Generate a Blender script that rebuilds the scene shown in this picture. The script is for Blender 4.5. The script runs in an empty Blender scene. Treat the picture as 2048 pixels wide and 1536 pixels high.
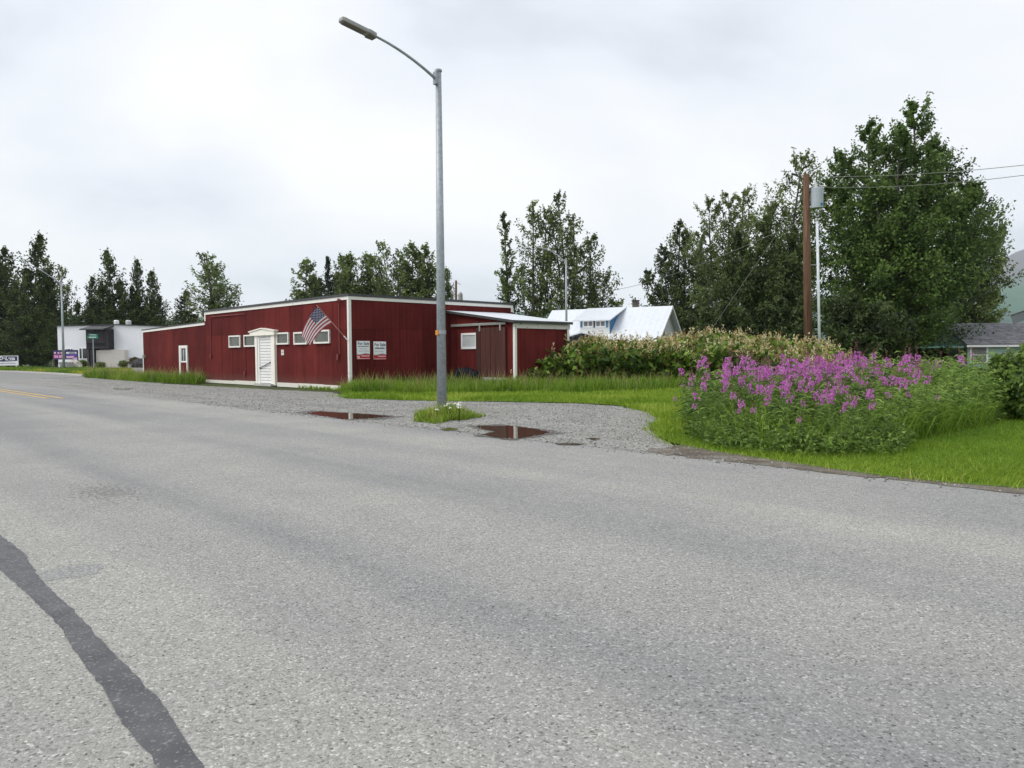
import bpy, bmesh, math, random
import numpy as np
from mathutils import Vector

rng = np.random.default_rng(7)
random.seed(7)
sc = bpy.context.scene
COL = sc.collection
c_, s_ = math.cos, math.sin

# ------------------------------------------------------------------ camera
F = 1480.0                    # focal length in photo pixels (photo 2048 wide)
CAM_H = 1.4
PITCH = math.atan2(60, 1480)
ROLL = math.radians(0.4)
fw = np.array([0, c_(PITCH), -s_(PITCH)])
u0 = np.array([0, s_(PITCH), c_(PITCH)])
r0 = np.array([1.0, 0, 0])
UPV = c_(ROLL) * u0 + s_(ROLL) * r0
RTV = c_(ROLL) * r0 - s_(ROLL) * u0
O = np.array([0, 0, CAM_H])
cam_data = bpy.data.cameras.new('camera')
cam = bpy.data.objects.new('camera', cam_data)
COL.objects.link(cam)
cam_data.sensor_width = 36
cam_data.lens = F / 2048 * 36
cam_data.clip_start = 0.05
cam_data.clip_end = 60000
from mathutils import Matrix
cam.matrix_world = Matrix(((RTV[0], UPV[0], -fw[0], 0), (RTV[1], UPV[1], -fw[1], 0),
                           (RTV[2], UPV[2], -fw[2], CAM_H), (0, 0, 0, 1)))
sc.camera = cam

# ------------------------------------------------------------------ world, sun, exposure
SUN_EL, SUN_AZ = math.radians(48), math.radians(-105)      # azimuth from +Y, clockwise
SKY_GAIN = 0.69
world = bpy.data.worlds.new('World')
sc.world = world
world.use_nodes = True
nt = world.node_tree
nt.nodes.clear()
N = nt.nodes.new
L = nt.links.new
tc = N('ShaderNodeTexCoord')
sep = N('ShaderNodeSeparateXYZ'); L(tc.outputs['Generated'], sep.inputs[0])
zab = N('ShaderNodeMath'); zab.operation = 'ABSOLUTE'; L(sep.outputs[2], zab.inputs[0])
zp = N('ShaderNodeMath'); zp.operation = 'ADD'; zp.inputs[1].default_value = 0.30; L(zab.outputs[0], zp.inputs[0])
dv = N('ShaderNodeVectorMath'); dv.operation = 'DIVIDE'; L(tc.outputs['Generated'], dv.inputs[0])
cmb = N('ShaderNodeCombineXYZ')
for i in range(3): L(zp.outputs[0], cmb.inputs[i])
L(cmb.outputs[0], dv.inputs[1])
mp = N('ShaderNodeMapping'); mp.inputs['Location'].default_value = (3.1, 1.7, 0.4); mp.inputs['Scale'].default_value = (1.0, 1.15, 1.0)
L(dv.outputs[0], mp.inputs[0])
n1 = N('ShaderNodeTexNoise'); n1.inputs['Scale'].default_value = 0.85; n1.inputs['Detail'].default_value = 6; n1.inputs['Roughness'].default_value = 0.5; n1.inputs['Distortion'].default_value = 0.35
L(mp.outputs[0], n1.inputs[0])
rp = N('ShaderNodeValToRGB')
rp.color_ramp.elements[0].position = 0.33; rp.color_ramp.elements[0].color = (0.57, 0.605, 0.68, 1)
rp.color_ramp.elements[1].position = 0.66; rp.color_ramp.elements[1].color = (1.05, 1.05, 1.06, 1)
e = rp.color_ramp.elements.new(0.47); e.color = (0.85, 0.885, 0.955, 1)
L(n1.outputs[0], rp.inputs[0])
sky = N('ShaderNodeTexSky'); sky.sky_type = 'NISHITA'; sky.sun_disc = False
sky.sun_elevation = SUN_EL; sky.sun_rotation = SUN_AZ
b1 = N('ShaderNodeBackground'); b1.inputs[1].default_value = 0.10; L(sky.outputs[0], b1.inputs[0])
b2 = N('ShaderNodeBackground'); b2.inputs[1].default_value = SKY_GAIN; L(rp.outputs[0], b2.inputs[0])
mx = N('ShaderNodeMixShader'); mx.inputs[0].default_value = 0.96
L(b1.outputs[0], mx.inputs[1]); L(b2.outputs[0], mx.inputs[2])
wo = N('ShaderNodeOutputWorld'); L(mx.outputs[0], wo.inputs[0])

sun_d = bpy.data.lights.new('sun', 'SUN')
sun_d.energy = 1.5
sun_d.angle = math.radians(35)
sun_d.color = (1.0, 0.97, 0.92)
sun = bpy.data.objects.new('sun', sun_d)
COL.objects.link(sun)
to_sun = Vector((s_(SUN_AZ) * c_(SUN_EL), c_(SUN_AZ) * c_(SUN_EL), s_(SUN_EL)))
sun.rotation_euler = to_sun.to_track_quat('Z', 'Y').to_euler()
sun.location = (0, 0, 30)
sc.view_settings.view_transform = 'Standard'
sc.view_settings.look = 'None'
sc.view_settings.gamma = 1
sc.view_settings.exposure = 0.65
sc.cycles.max_bounces = 6
sc.cycles.volume_bounces = 2
sc.cycles.transparent_max_bounces = 4

# ------------------------------------------------------------------ pixel helpers (photo pixels 2048 x 1536)
def ray(x, y):
    return fw + RTV * (x - 1024) / F - UPV * (y - 768) / F
def G(x, y, z=0.0):
    d = ray(x, y); return O + d * ((z - CAM_H) / d[2])
def D(x, y, Y):
    d = ray(x, y); return O + d * (Y / d[1])
def onplane(x, y, P, n):
    d = ray(x, y); return O + d * (((np.asarray(P) - O) @ n) / (d @ n))
def ground_at(x, Y, z=0.0):
    """point on the ground seen in pixel column x at depth Y"""
    p = D(x, 708, Y); return np.array([p[0], Y, z])
def height_at(x, y, Y):
    return D(x, y, Y)[2]

# ------------------------------------------------------------------ object helpers
def tag(o, label=None, cat=None, group=None, kind=None):
    if label: o['label'] = label
    if cat: o['category'] = cat
    if group: o['group'] = group
    if kind: o['kind'] = kind
    return o
def thing(name, loc, label, cat, group=None):
    o = bpy.data.objects.new(name, None)
    o.empty_display_size = 0.3
    COL.objects.link(o); o.location = tuple(float(v) for v in loc)
    return tag(o, label, cat, group)
def world_loc(o):
    p = np.zeros(3)
    while o is not None:
        p += np.array(o.location); o = o.parent
    return p
def link_mesh(name, me, mats, parent=None, at=None):
    o = bpy.data.objects.new(name, me)
    COL.objects.link(o)
    if not isinstance(mats, (list, tuple)): mats = [mats]
    for m in mats: me.materials.append(m)
    if parent is not None: o.parent = parent
    if at is not None: o.location = tuple(float(v) for v in at)
    return o

class MB:
    """collects polygons in world coordinates; build() makes ONE mesh object"""
    def __init__(s): s.v = []; s.f = []; s.m = []
    def poly(s, pts, m=0):
        k = len(s.v); s.v += [tuple(float(t) for t in p) for p in pts]; s.f.append(tuple(range(k, k + len(pts)))); s.m.append(m); return s
    def hexa(s, p, m=0):       # 8 points: bottom 4 then top 4
        k = len(s.v); s.v += [tuple(float(t) for t in q) for q in p]
        for f in ((3, 2, 1, 0), (4, 5, 6, 7), (0, 1, 5, 4), (1, 2, 6, 5), (2, 3, 7, 6), (3, 0, 4, 7)):
            s.f.append(tuple(k + i for i in f)); s.m.append(m)
        return s
    def box(s, o, x, y, z, m=0):   # corner o and three edge vectors
        o, x, y, z = (np.asarray(t, float) for t in (o, x, y, z))
        return s.hexa([o, o + x, o + x + y, o + y, o + z, o + x + z, o + x + y + z, o + y + z], m)
    def tube(s, pts, rad, n=8, m=0, cap=True):
        pts = [np.asarray(p, float) for p in pts]
        if np.isscalar(rad): rad = [rad] * len(pts)
        k = len(s.v)
        for i, p in enumerate(pts):
            d = pts[min(i + 1, len(pts) - 1)] - pts[max(i - 1, 0)]
            d = d / (np.linalg.norm(d) + 1e-9)
            a = np.cross(d, [0, 0, 1.0] if abs(d[2]) < 0.9 else [0, 1.0, 0]); a /= np.linalg.norm(a)
            b = np.cross(d, a)
            for j in range(n):
                t = 2 * math.pi * j / n
                s.v.append(tuple(p + rad[i] * (a * c_(t) + b * s_(t))))
        for i in range(len(pts) - 1):
            for j in range(n):
                a0 = k + i * n + j; a1 = k + i * n + (j + 1) % n
                s.f.append((a0, a1, a1 + n, a0 + n)); s.m.append(m)
        if cap:
            s.f.append(tuple(k + j for j in range(n))[::-1]); s.m.append(m)
            q = k + (len(pts) - 1) * n
            s.f.append(tuple(q + j for j in range(n))); s.m.append(m)
        return s
    def extrude(s, pts, vec, m=0):    # closed prism from a polygon
        pts = [np.asarray(p, float) for p in pts]; vec = np.asarray(vec, float); n = len(pts); k = len(s.v)
        s.v += [tuple(p) for p in pts] + [tuple(p + vec) for p in pts]
        s.f.append(tuple(range(k, k + n))[::-1]); s.m.append(m)
        s.f.append(tuple(range(k + n, k + 2 * n))); s.m.append(m)
        for i in range(n):
            j = (i + 1) % n; s.f.append((k + i, k + j, k + n + j, k + n + i)); s.m.append(m)
        return s
    def build(s, name, mats, parent=None, smooth=False, bevel=0, kind=None, label=None):
        org = world_loc(parent) if parent is not None else np.zeros(3)
        me = bpy.data.meshes.new(name)
        me.from_pydata([tuple(np.array(v) - org) for v in s.v], [], s.f)
        o = link_mesh(name, me, mats, parent)
        me.polygons.foreach_set('material_index', s.m)
        bm = bmesh.new(); bm.from_mesh(me)
        bmesh.ops.recalc_face_normals(bm, faces=bm.faces)
        bm.to_mesh(me); bm.free()
        if smooth: me.polygons.foreach_set('use_smooth', [True] * len(me.polygons))
        if bevel:
            md = o.modifiers.new('bevel', 'BEVEL'); md.width = bevel; md.segments = 2; md.limit_method = 'ANGLE'
        if kind: o['kind'] = kind
        if label: o['label'] = label
        me.update()
        return o
def own_origin(o, loc):
    """move a top-level mesh object's origin to loc"""
    loc = np.asarray(loc, float)
    me = o.data
    co = np.empty(len(me.vertices) * 3); me.vertices.foreach_get('co', co)
    co = (co.reshape(-1, 3) - loc).ravel(); me.vertices.foreach_set('co', co)
    o.location = tuple(loc); me.update(); return o

def fast_mesh(name, verts, quads=None, tris=None, tint=None):
    me = bpy.data.meshes.new(name)
    verts = np.asarray(verts, np.float32)
    nq = 0 if quads is None else len(quads); ntr = 0 if tris is None else len(tris)
    me.vertices.add(len(verts)); me.vertices.foreach_set('co', verts.ravel())
    loops = []
    starts = []
    if nq: loops.append(np.asarray(quads, np.int32).ravel()); starts.append(np.arange(nq) * 4)
    if ntr: loops.append(np.asarray(tris, np.int32).ravel()); starts.append(nq * 4 + np.arange(ntr) * 3)
    loops = np.concatenate(loops); starts = np.concatenate(starts).astype(np.int32)
    me.loops.add(len(loops)); me.loops.foreach_set('vertex_index', loops)
    me.polygons.add(nq + ntr); me.polygons.foreach_set('loop_start', starts)
    if tint is not None:
        at = me.attributes.new('tint', 'FLOAT', 'POINT'); at.data.foreach_set('value', np.asarray(tint, np.float32))
    me.update(calc_edges=True); me.validate()
    return me

def blades(pos, h, w, lean, tint, curl=0.5):
    """grass blades: a quad and a tip triangle each"""
    n = len(pos)
    az = rng.uniform(0, 2 * np.pi, n)
    side = np.stack([np.cos(az), np.sin(az), np.zeros(n)], 1) * (w[:, None] / 2)
    la = rng.uniform(0, 2 * np.pi, n)
    ld = np.stack([np.cos(la), np.sin(la), np.zeros(n)], 1) * (lean * h)[:, None]
    up = np.zeros((n, 3)); up[:, 2] = h
    mid = pos + up * 0.55 + ld * 0.3
    tip = pos + up * (1 - 0.25 * lean[:, None]) + ld
    v = np.stack([pos - side, pos + side, mid + side * 0.85, mid - side * 0.85, tip], 1).reshape(-1, 3)
    k = np.arange(n)[:, None] * 5
    return v, k + np.array([[0, 1, 2, 3]]), k + np.array([[3, 2, 4]]), np.repeat(tint, 5)

def leaf_quads(cen, dirv, length, width, tint, droop=0.25):
    """diamond leaves starting at cen along dirv"""
    n = len(cen)
    dirv = dirv / (np.linalg.norm(dirv, axis=1, keepdims=True) + 1e-9)
    r = rng.normal(size=(n, 3))
    sd = np.cross(dirv, r); sd /= (np.linalg.norm(sd, axis=1, keepdims=True) + 1e-9)
    Lh = length[:, None]; W = width[:, None]
    mid = cen + dirv * Lh * 0.45
    tip = cen + dirv * Lh; tip[:, 2] -= droop * length
    v = np.stack([cen, mid + sd * W / 2, tip, mid - sd * W / 2], 1).reshape(-1, 3)
    q = np.arange(n)[:, None] * 4 + np.array([[0, 1, 2, 3]])
    return v, q, np.repeat(tint, 4)

def in_poly(p, poly):
    x, y = p[:, 0], p[:, 1]; inside = np.zeros(len(p), bool); n = len(poly)
    for i in range(n):
        x1, y1 = poly[i][:2]; x2, y2 = poly[(i + 1) % n][:2]
        cnd = ((y1 > y) != (y2 > y)) & (x < (x2 - x1) * (y - y1) / (y2 - y1 + 1e-12) + x1)
        inside ^= cnd
    return inside
def scatter(poly, density, ref=None):
    """random points in a ground polygon; with ref the density falls off as (ref/Y)^2 beyond ref"""
    poly = np.array([p[:2] for p in poly]); lo, hi = poly.min(0), poly.max(0)
    n = int(density * np.prod(hi - lo))
    p = rng.uniform(lo, hi, (n, 2)); keep = in_poly(p, poly)
    if ref: keep &= rng.random(n) < np.minimum(1, (ref / np.maximum(p[:, 1], 0.1)) ** 2)
    p = p[keep]; return np.column_stack([p, np.zeros(len(p))])

# ------------------------------------------------------------------ materials
MATS = {}
class NT:
    def __init__(s, name):
        s.m = bpy.data.materials.new(name); s.m.use_nodes = True; s.t = s.m.node_tree; s.t.nodes.clear()
        s.out = s.t.nodes.new('ShaderNodeOutputMaterial'); MATS[name] = s.m
    def n(s, typ, **kw):
        nd = s.t.nodes.new('ShaderNode' + typ)
        for k, v in kw.items():
            if hasattr(nd, k): setattr(nd, k, v)
        return nd
    def l(s, a, b): s.t.links.new(a, b)
    def pos(s): return s.n('NewGeometry').outputs['Position']
    def math(s, op, a, b=None, clamp=False):
        nd = s.n('Math', operation=op, use_clamp=clamp)
        for i, v in enumerate((a, b)):
            if v is None: continue
            if isinstance(v, (int, float)): nd.inputs[i].default_value = v
            else: s.l(v, nd.inputs[i])
        return nd.outputs[0]
    def mapping(s, vec, scale=(1, 1, 1), rot=(0, 0, 0), loc=(0, 0, 0)):
        nd = s.n('Mapping'); s.l(vec, nd.inputs[0]); nd.inputs['Scale'].default_value = scale; nd.inputs['Rotation'].default_value = rot; nd.inputs['Location'].default_value = loc
        return nd.outputs[0]
    def noise(s, vec, scale, detail=3, rough=0.55, dist=0):
        nd = s.n('TexNoise'); s.l(vec, nd.inputs['Vector']); nd.inputs['Scale'].default_value = scale; nd.inputs['Detail'].default_value = detail; nd.inputs['Roughness'].default_value = rough; nd.inputs['Distortion'].default_value = dist
        return nd.outputs[0]
    def voro(s, vec, scale, feature='F1'):
        nd = s.n('TexVoronoi', feature=feature); s.l(vec, nd.inputs['Vector']); nd.inputs['Scale'].default_value = scale
        return nd
    def ramp(s, fac, stops):
        nd = s.n('ValToRGB'); cr = nd.color_ramp
        while len(cr.elements) < len(stops): cr.elements.new(0.5)
        for e, (p, col) in zip(cr.elements, stops):
            e.position = p; e.color = (*col, 1) if len(col) == 3 else col
        s.l(fac, nd.inputs[0]); return nd.outputs[0]
    def mix(s, fac, a, b, mode='MIX'):
        nd = s.n('Mix', data_type='RGBA', blend_type=mode)
        for i, v in ((0, fac), (6, a), (7, b)):
            if isinstance(v, (int, float)): nd.inputs[i].default_value = v
            elif isinstance(v, tuple): nd.inputs[i].default_value = (*v, 1) if len(v) == 3 else v
            else: s.l(v, nd.inputs[i])
        return nd.outputs[2]
    def bump(s, h, strength=0.3, dist=0.01):
        nd = s.n('Bump'); nd.inputs['Strength'].default_value = strength; nd.inputs['Distance'].default_value = dist; s.l(h, nd.inputs['Height']); return nd.outputs[0]
    def principled(s, col, rough=0.7, metal=0.0, normal=None, spec=0.5, **kw):
        nd = s.n('BsdfPrincipled')
        if isinstance(col, tuple): nd.inputs['Base Color'].default_value = (*col, 1)
        else: s.l(col, nd.inputs['Base Color'])
        if isinstance(rough, (int, float)): nd.inputs['Roughness'].default_value = rough
        else: s.l(rough, nd.inputs['Roughness'])
        nd.inputs['Metallic'].default_value = metal
        nd.inputs['Specular IOR Level'].default_value = spec
        for k, v in kw.items(): nd.inputs[k].default_value = v
        if normal is not None: s.l(normal, nd.inputs['Normal'])
        s.l(nd.outputs[0], s.out.inputs[0]); return nd

def plain(name, col, rough=0.7, metal=0.0, var=0.12, scale=3.0, bump=0.0, spec=0.5):
    t = NT(name); p = t.pos(); nz = t.noise(p, scale, 4)
    f = t.ramp(nz, [(0.3, tuple(c * (1 - var) for c in col)), (0.7, tuple(min(1, c * (1 + var)) for c in col))])
    nrm = t.bump(t.noise(p, scale * 9, 3), bump, 0.01) if bump else None
    t.principled(f, rough, metal, nrm, spec); return t.m

def foliage(name, dark, light, trans=0.3, rough=0.55, extra=None):
    t = NT(name); at = t.n('Attribute', attribute_name='tint')
    stops = [(0.0, dark), (1.0, light)] if extra is None else extra
    col = t.ramp(at.outputs['Fac'], stops)
    pr = t.n('BsdfPrincipled'); t.l(col, pr.inputs['Base Color']); pr.inputs['Roughness'].default_value = rough; pr.inputs['Specular IOR Level'].default_value = 0.25
    tr = t.n('BsdfTranslucent'); t.l(col, tr.inputs[0])
    mxs = t.n('MixShader'); mxs.inputs[0].default_value = trans
    t.l(pr.outputs[0], mxs.inputs[1]); t.l(tr.outputs[0], mxs.inputs[2]); t.l(mxs.outputs[0], t.out.inputs[0])
    return t.m

ANG = math.radians(44.0)                     # the road and the red building run 44 degrees left of the view
u = np.array([-s_(ANG), c_(ANG), 0])         # along the road, away
v = np.array([c_(ANG), s_(ANG), 0])          # across the road, away

def mat_asphalt():
    t = NT('asphalt'); p = t.pos()
    pr = t.mapping(p, rot=(0, 0, -(ANG + math.pi / 2)))          # x along the road after rotation
    vo = t.voro(p, 92); vo2 = t.voro(p, 180)
    sp = t.n('SeparateColor'); t.l(vo.outputs['Color'], sp.inputs[0])
    sp2 = t.n('SeparateColor'); t.l(vo2.outputs['Color'], sp2.inputs[0])
    st = t.ramp(sp.outputs[0], [(0.0, (.13, .128, .122)), (.08, (.235, .232, .223)), (.72, (.302, .299, .287)), (.93, (.362, .358, .344)), (1, (.49, .484, .465))])
    st2 = t.ramp(sp2.outputs[1], [(0, (.82, .82, .82)), (.5, (1, 1, 1)), (1, (1.15, 1.15, 1.14))])
    col = t.mix(1.0, st, st2, 'MULTIPLY')
    band = t.noise(t.mapping(pr, scale=(0.035, 0.55, 1)), 1.0, 3, .5, .4)
    col = t.mix(1.0, col, t.ramp(band, [(.36, (.82, .82, .85)), (.5, (1, 1, 1)), (.62, (1.13, 1.13, 1.09))]), 'MULTIPLY')
    patch = t.noise(p, 0.55, 5, .6)
    col = t.mix(1.0, col, t.ramp(patch, [(.3, (.90, .90, .91)), (.7, (1.07, 1.07, 1.05))]), 'MULTIPLY')
    gap = t.math('LESS_THAN', t.noise(p, 30, 2, .5), 0.30)      # lost stones, dark pits
    col = t.mix(t.math('MULTIPLY', gap, 0.75), col, (.05, .05, .05))
    # a ravelled, darker spot and fine broken patch on the near left lane
    c0 = G(215, 985)
    dx = t.n('VectorMath', operation='DISTANCE'); t.l(t.mapping(pr, scale=(.45, 1.0, 1)), dx.inputs[0])
    rr = -(ANG + math.pi / 2)
    cr = (c0[0] * c_(rr) - c0[1] * s_(rr), c0[0] * s_(rr) + c0[1] * c_(rr), 0)
    dx.inputs[1].default_value = (cr[0] * .45, cr[1] * 1.0, 0)
    near = t.math('SUBTRACT', 1.0, t.math('MULTIPLY', dx.outputs['Value'], 1.35), True)
    spot = t.math('GREATER_THAN', t.math('ADD', t.math('MULTIPLY', near, 0.34), t.noise(t.mapping(pr, scale=(.6, 1, 1)), 24, 4, .65)), 0.76)
    col = t.mix(t.math('MULTIPLY', spot, 0.45), col, (.07, .068, .06))
    h = t.math('ADD', t.math('MULTIPLY', vo.outputs['Distance'], -1.0), t.math('MULTIPLY', vo2.outputs['Distance'], -.5))
    t.principled(col, 0.85, 0, t.bump(h, 0.35, 0.005), 0.25); return t.m

def mat_gravel():
    t = NT('gravel'); p = t.pos(); vo = t.voro(p, 34); vo2 = t.voro(p, 75)
    sp = t.n('SeparateColor'); t.l(vo.outputs['Color'], sp.inputs[0])
    sp2 = t.n('SeparateColor'); t.l(vo2.outputs['Color'], sp2.inputs[0])
    st = t.ramp(sp.outputs[0], [(0, (.15, .147, .14)), (.5, (.265, .26, .247)), (.9, (.37, .363, .345)), (1, (.48, .47, .45))])
    col = t.mix(1.0, st, t.ramp(sp2.outputs[0], [(0, (.65, .65, .65)), (1, (1.3, 1.3, 1.28))]), 'MULTIPLY')
    big = t.math('MULTIPLY', t.math('ADD', t.noise(p, 0.8, 5, .6), t.noise(t.mapping(t.mapping(p, rot=(0, 0, -(ANG + math.pi / 2))), scale=(.12, 1.6, 1)), 1.0, 4, .6)), .5)
    col = t.mix(1.0, col, t.ramp(big, [(.34, (.76, .75, .73)), (.5, (1.0, 1.0, .99)), (.68, (1.1, 1.1, 1.08))]), 'MULTIPLY')
    h = t.math('MULTIPLY', vo.outputs['Distance'], -1.0)
    t.principled(col, 0.9, 0, t.bump(h, 0.8, 0.015), 0.25); return t.m

def mat_siding(name, dirv, base=(.120, .0185, .0170)):
    t = NT(name); p = t.pos()
    dp = t.n('VectorMath', operation='DOT_PRODUCT'); t.l(p, dp.inputs[0]); dp.inputs[1].default_value = tuple(dirv)
    sx = t.n('SeparateXYZ'); t.l(p, sx.inputs[0])
    cm = t.n('CombineXYZ'); t.l(dp.outputs['Value'], cm.inputs[0]); t.l(sx.outputs[2], cm.inputs[2])
    vec = cm.outputs[0]
    streak = t.noise(t.mapping(vec, scale=(9, 1, .35)), 1.0, 5, .6)
    blot = t.noise(vec, 0.9, 4, .6)
    oi = t.n('ObjectInfo')
    col = t.ramp(streak, [(.25, tuple(k * .74 for k in base)), (.5, base), (.78, (base[0] * 1.24, base[1] * 1.5, base[2] * 1.5))])
    col = t.mix(1.0, col, t.ramp(blot, [(.3, (.76, .78, .80)), (.7, (1.18, 1.18, 1.16))]), 'MULTIPLY')
    col = t.mix(1.0, col, t.ramp(oi.outputs['Random'], [(0, (.80, .82, .84)), (1, (1.18, 1.20, 1.18))]), 'MULTIPLY')
    gr = t.math('FRACT', t.math('MULTIPLY', dp.outputs['Value'], 4.92))
    gm = t.math('LESS_THAN', gr, 0.075)
    col = t.mix(t.math('MULTIPLY', gm, 0.45), col, (base[0] * .35, base[1] * .4, base[2] * .4))
    # flaked paint low on the boards
    low = t.math('SUBTRACT', 1.0, t.math('MULTIPLY', sx.outputs[2], 1.7), True)
    fl = t.math('GREATER_THAN', t.math('ADD', t.noise(t.mapping(vec, scale=(14, 1, 4)), 1.0, 4, .65), t.math('MULTIPLY', low, .18)), 0.735)
    col = t.mix(t.math('MULTIPLY', fl, 0.6), col, (.30, .21, .18))
    spl = t.math('MULTIPLY', t.math('MULTIPLY', low, t.noise(t.mapping(vec, scale=(3, 1, 1.5)), 1.0, 5, .7)), .9, True)
    col = t.mix(spl, col, (.15, .115, .095))
    hgt = t.math('ADD', t.math('MULTIPLY', gm, -1.0), t.math('MULTIPLY', t.noise(t.mapping(vec, scale=(40, 1, 2)), 1.0, 3), .25))
    t.principled(col, 0.85, 0, t.bump(hgt, 0.5, 0.008), 0.10); return t.m

def mat_worn_white(name='worn_white_paint', base=(.84, .83, .78), bare=(.34, .29, .25), amt=.34):
    t = NT(name); p = t.pos(); nz = t.noise(p, 7, 5, .7)
    col = t.ramp(nz, [(amt - .06, bare), (amt + .02, tuple(k * .9 for k in base)), (.75, base)])
    t.principled(col, .65, 0, t.bump(nz, .2, .01), .35); return t.m

def mat_weathered(name, base, dirv):
    t = NT(name); p = t.pos()
    dp = t.n('VectorMath', operation='DOT_PRODUCT'); t.l(p, dp.inputs[0]); dp.inputs[1].default_value = tuple(dirv)
    sx = t.n('SeparateXYZ'); t.l(p, sx.inputs[0])
    cm = t.n('CombineXYZ'); t.l(dp.outputs['Value'], cm.inputs[0]); t.l(sx.outputs[2], cm.inputs[2])
    nz = t.noise(t.mapping(cm.outputs[0], scale=(22, 1, .7)), 1, 5, .65); oi = t.n('ObjectInfo')
    col = t.ramp(nz, [(.28, tuple(k * .55 for k in base)), (.5, base), (.8, (base[0] * 1.5, base[1] * 1.7, base[2] * 1.8))])
    col = t.mix(1.0, col, t.ramp(oi.outputs['Random'], [(0, (.75, .75, .75)), (1, (1.25, 1.22, 1.2))]), 'MULTIPLY')
    t.principled(col, .85, 0, t.bump(nz, .4, .01), .2); return t.m

def mat_ground(name, stops, scale=1.5, rough=.95):
    t = NT(name); p = t.pos(); a = t.noise(p, scale, 6, .65); b = t.noise(p, scale * 14, 4, .6)
    col = t.ramp(a, stops)
    col = t.mix(1.0, col, t.ramp(b, [(.3, (.7, .7, .7)), (.7, (1.25, 1.25, 1.25))]), 'MULTIPLY')
    t.principled(col, rough, 0, t.bump(b, .6, .02), .2); return t.m

ASPHALT = mat_asphalt(); GRAVEL = mat_gravel()
SID_U = mat_siding('red_siding_street', u); SID_V = mat_siding('red_siding_side', v)
WHITE = mat_worn_white(); WHITE2 = plain('white_paint', (.84, .84, .83), .5, var=.05)
BASEB = mat_worn_white('worn_base_board', (.76, .74, .67), (.28, .26, .22), .33)
ROOFEDGE = plain('roof_edge', (.05, .052, .056), .6, var=.3, scale=5)
DARKRED = plain('dark_red_wood', (.06, .012, .012), .85)
METALROOF = plain('metal_roof', (.70, .73, .77), .4, .1, var=.05)
GALV = None
def mat_galv():
    t = NT('galvanised_steel'); p = t.pos(); vo = t.voro(t.mapping(p, scale=(1, 1, .6)), 28)
    sp = t.n('SeparateColor'); t.l(vo.outputs['Color'], sp.inputs[0])
    nz = t.noise(t.mapping(p, scale=(1, 1, .15)), 2.5, 4)
    col = t.mix(1.0, t.ramp(sp.outputs[0], [(0, (.30, .335, .36)), (1, (.42, .46, .485))]), t.ramp(nz, [(.3, (.85, .85, .85)), (.7, (1.1, 1.1, 1.1))]), 'MULTIPLY')
    t.principled(col, .55, .35, None, .4); return t.m
GALV = mat_galv()
LAMPGREY = plain('lamp_grey', (.33, .33, .31), .5, .2); LAMPLENS = plain('lamp_underside', (.14, .125, .105), .45)
STEELDK = plain('dark_steel', (.07, .075, .08), .5, .5)
ORANGE = plain('orange_tag', (.65, .25, .02), .5)
CREAM = plain('cream_trim', (.86, .83, .74), .55, var=.06, scale=6)
CONC = mat_ground('concrete', [(.3, (.40, .39, .37)), (.7, (.52, .51, .48))], 2.0)
REDPIPE = plain('red_painted_pipe', (.20, .035, .035), .5)
PALEGREY2 = plain('door_groove_grey', (.30, .31, .30), .7)
BLUEW = plain('blue_wall', (.045, .17, .34), .7); PALEGREY = plain('pale_grey_wall', (.62, .63, .62), .7, var=.05)
GREENW = plain('mint_wall', (.38, .53, .45), .7, var=.06); GREENROOF = plain('green_metal_roof', (.22, .42, .36), .45, .1)
SHINGLE = None
def mat_shingle():
    t = NT('grey_shingle'); p = t.pos(); br = t.voro(t.mapping(p, scale=(4, 1.0, 9)), 1.0)
    sp = t.n('SeparateColor'); t.l(br.outputs['Color'], sp.inputs[0]); nz = t.noise(p, 30, 3)
    col = t.mix(1.0, t.ramp(sp.outputs[0], [(0, (.14, .14, .15)), (1, (.25, .25, .26))]), t.ramp(nz, [(.3, (.8, .8, .8)), (.7, (1.2, 1.2, 1.2))]), 'MULTIPLY')
    t.principled(col, .9, 0, None, .2); return t.m
SHINGLE = mat_shingle()
def mat_glass(name, col, rough=.12):
    t = NT(name); t.principled(t.ramp(t.noise(t.pos(), 2.0, 3), [(.3, tuple(k * .8 for k in col)), (.7, tuple(k * 1.2 for k in col))]), rough, 0, None, .6); return t.m
PANE = mat_glass('greenish_grey_glass', (.105, .11, .09), .2); DARKPANE = mat_glass('dark_window_glass', (.03, .04, .045), .08)  # street-side panes: softly mottled greenish grey; the other panes near black
CURTAIN = plain('lace_curtain', (.20, .20, .21), .8, var=.5, scale=14)
CHARWOOD = mat_weathered('charcoal_boards', (.060, .055, .062), (1, 0, 0))
DOORWOOD = mat_weathered('brown_door_boards', (.075, .030, .026), u)
POLEWOOD = None
def mat_pole():
    t = NT('brown_pole_wood'); p = t.pos(); nz = t.noise(t.mapping(p, scale=(14, 14, .6)), 1, 5, .65)
    t.principled(t.ramp(nz, [(.3, (.06, .034, .022)), (.55, (.155, .090, .058)), (.8, (.25, .165, .12))]), .85, 0, t.bump(nz, .5, .02), .1); return t.m
POLEWOOD = mat_pole()
def mat_bark(name, a, b):
    t = NT(name); p = t.pos(); nz = t.noise(t.mapping(p, scale=(8, 8, 2)), 1, 5, .65)
    t.principled(t.ramp(nz, [(.3, a), (.7, b)]), .9, 0, t.bump(nz, .5, .03), .2); return t.m
BARK = mat_bark('poplar_bark', (.05, .045, .04), (.17, .16, .14))
TREE_L = foliage('poplar_leaves', (.034, .056, .018), (.26, .335, .11), .40)
TREE_D = foliage('dark_leaves', (.020, .036, .013), (.135, .185, .055), .32)
TREE_B = foliage('bright_poplar_leaves', (.020, .044, .012), (.175, .275, .062), .36)
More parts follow.
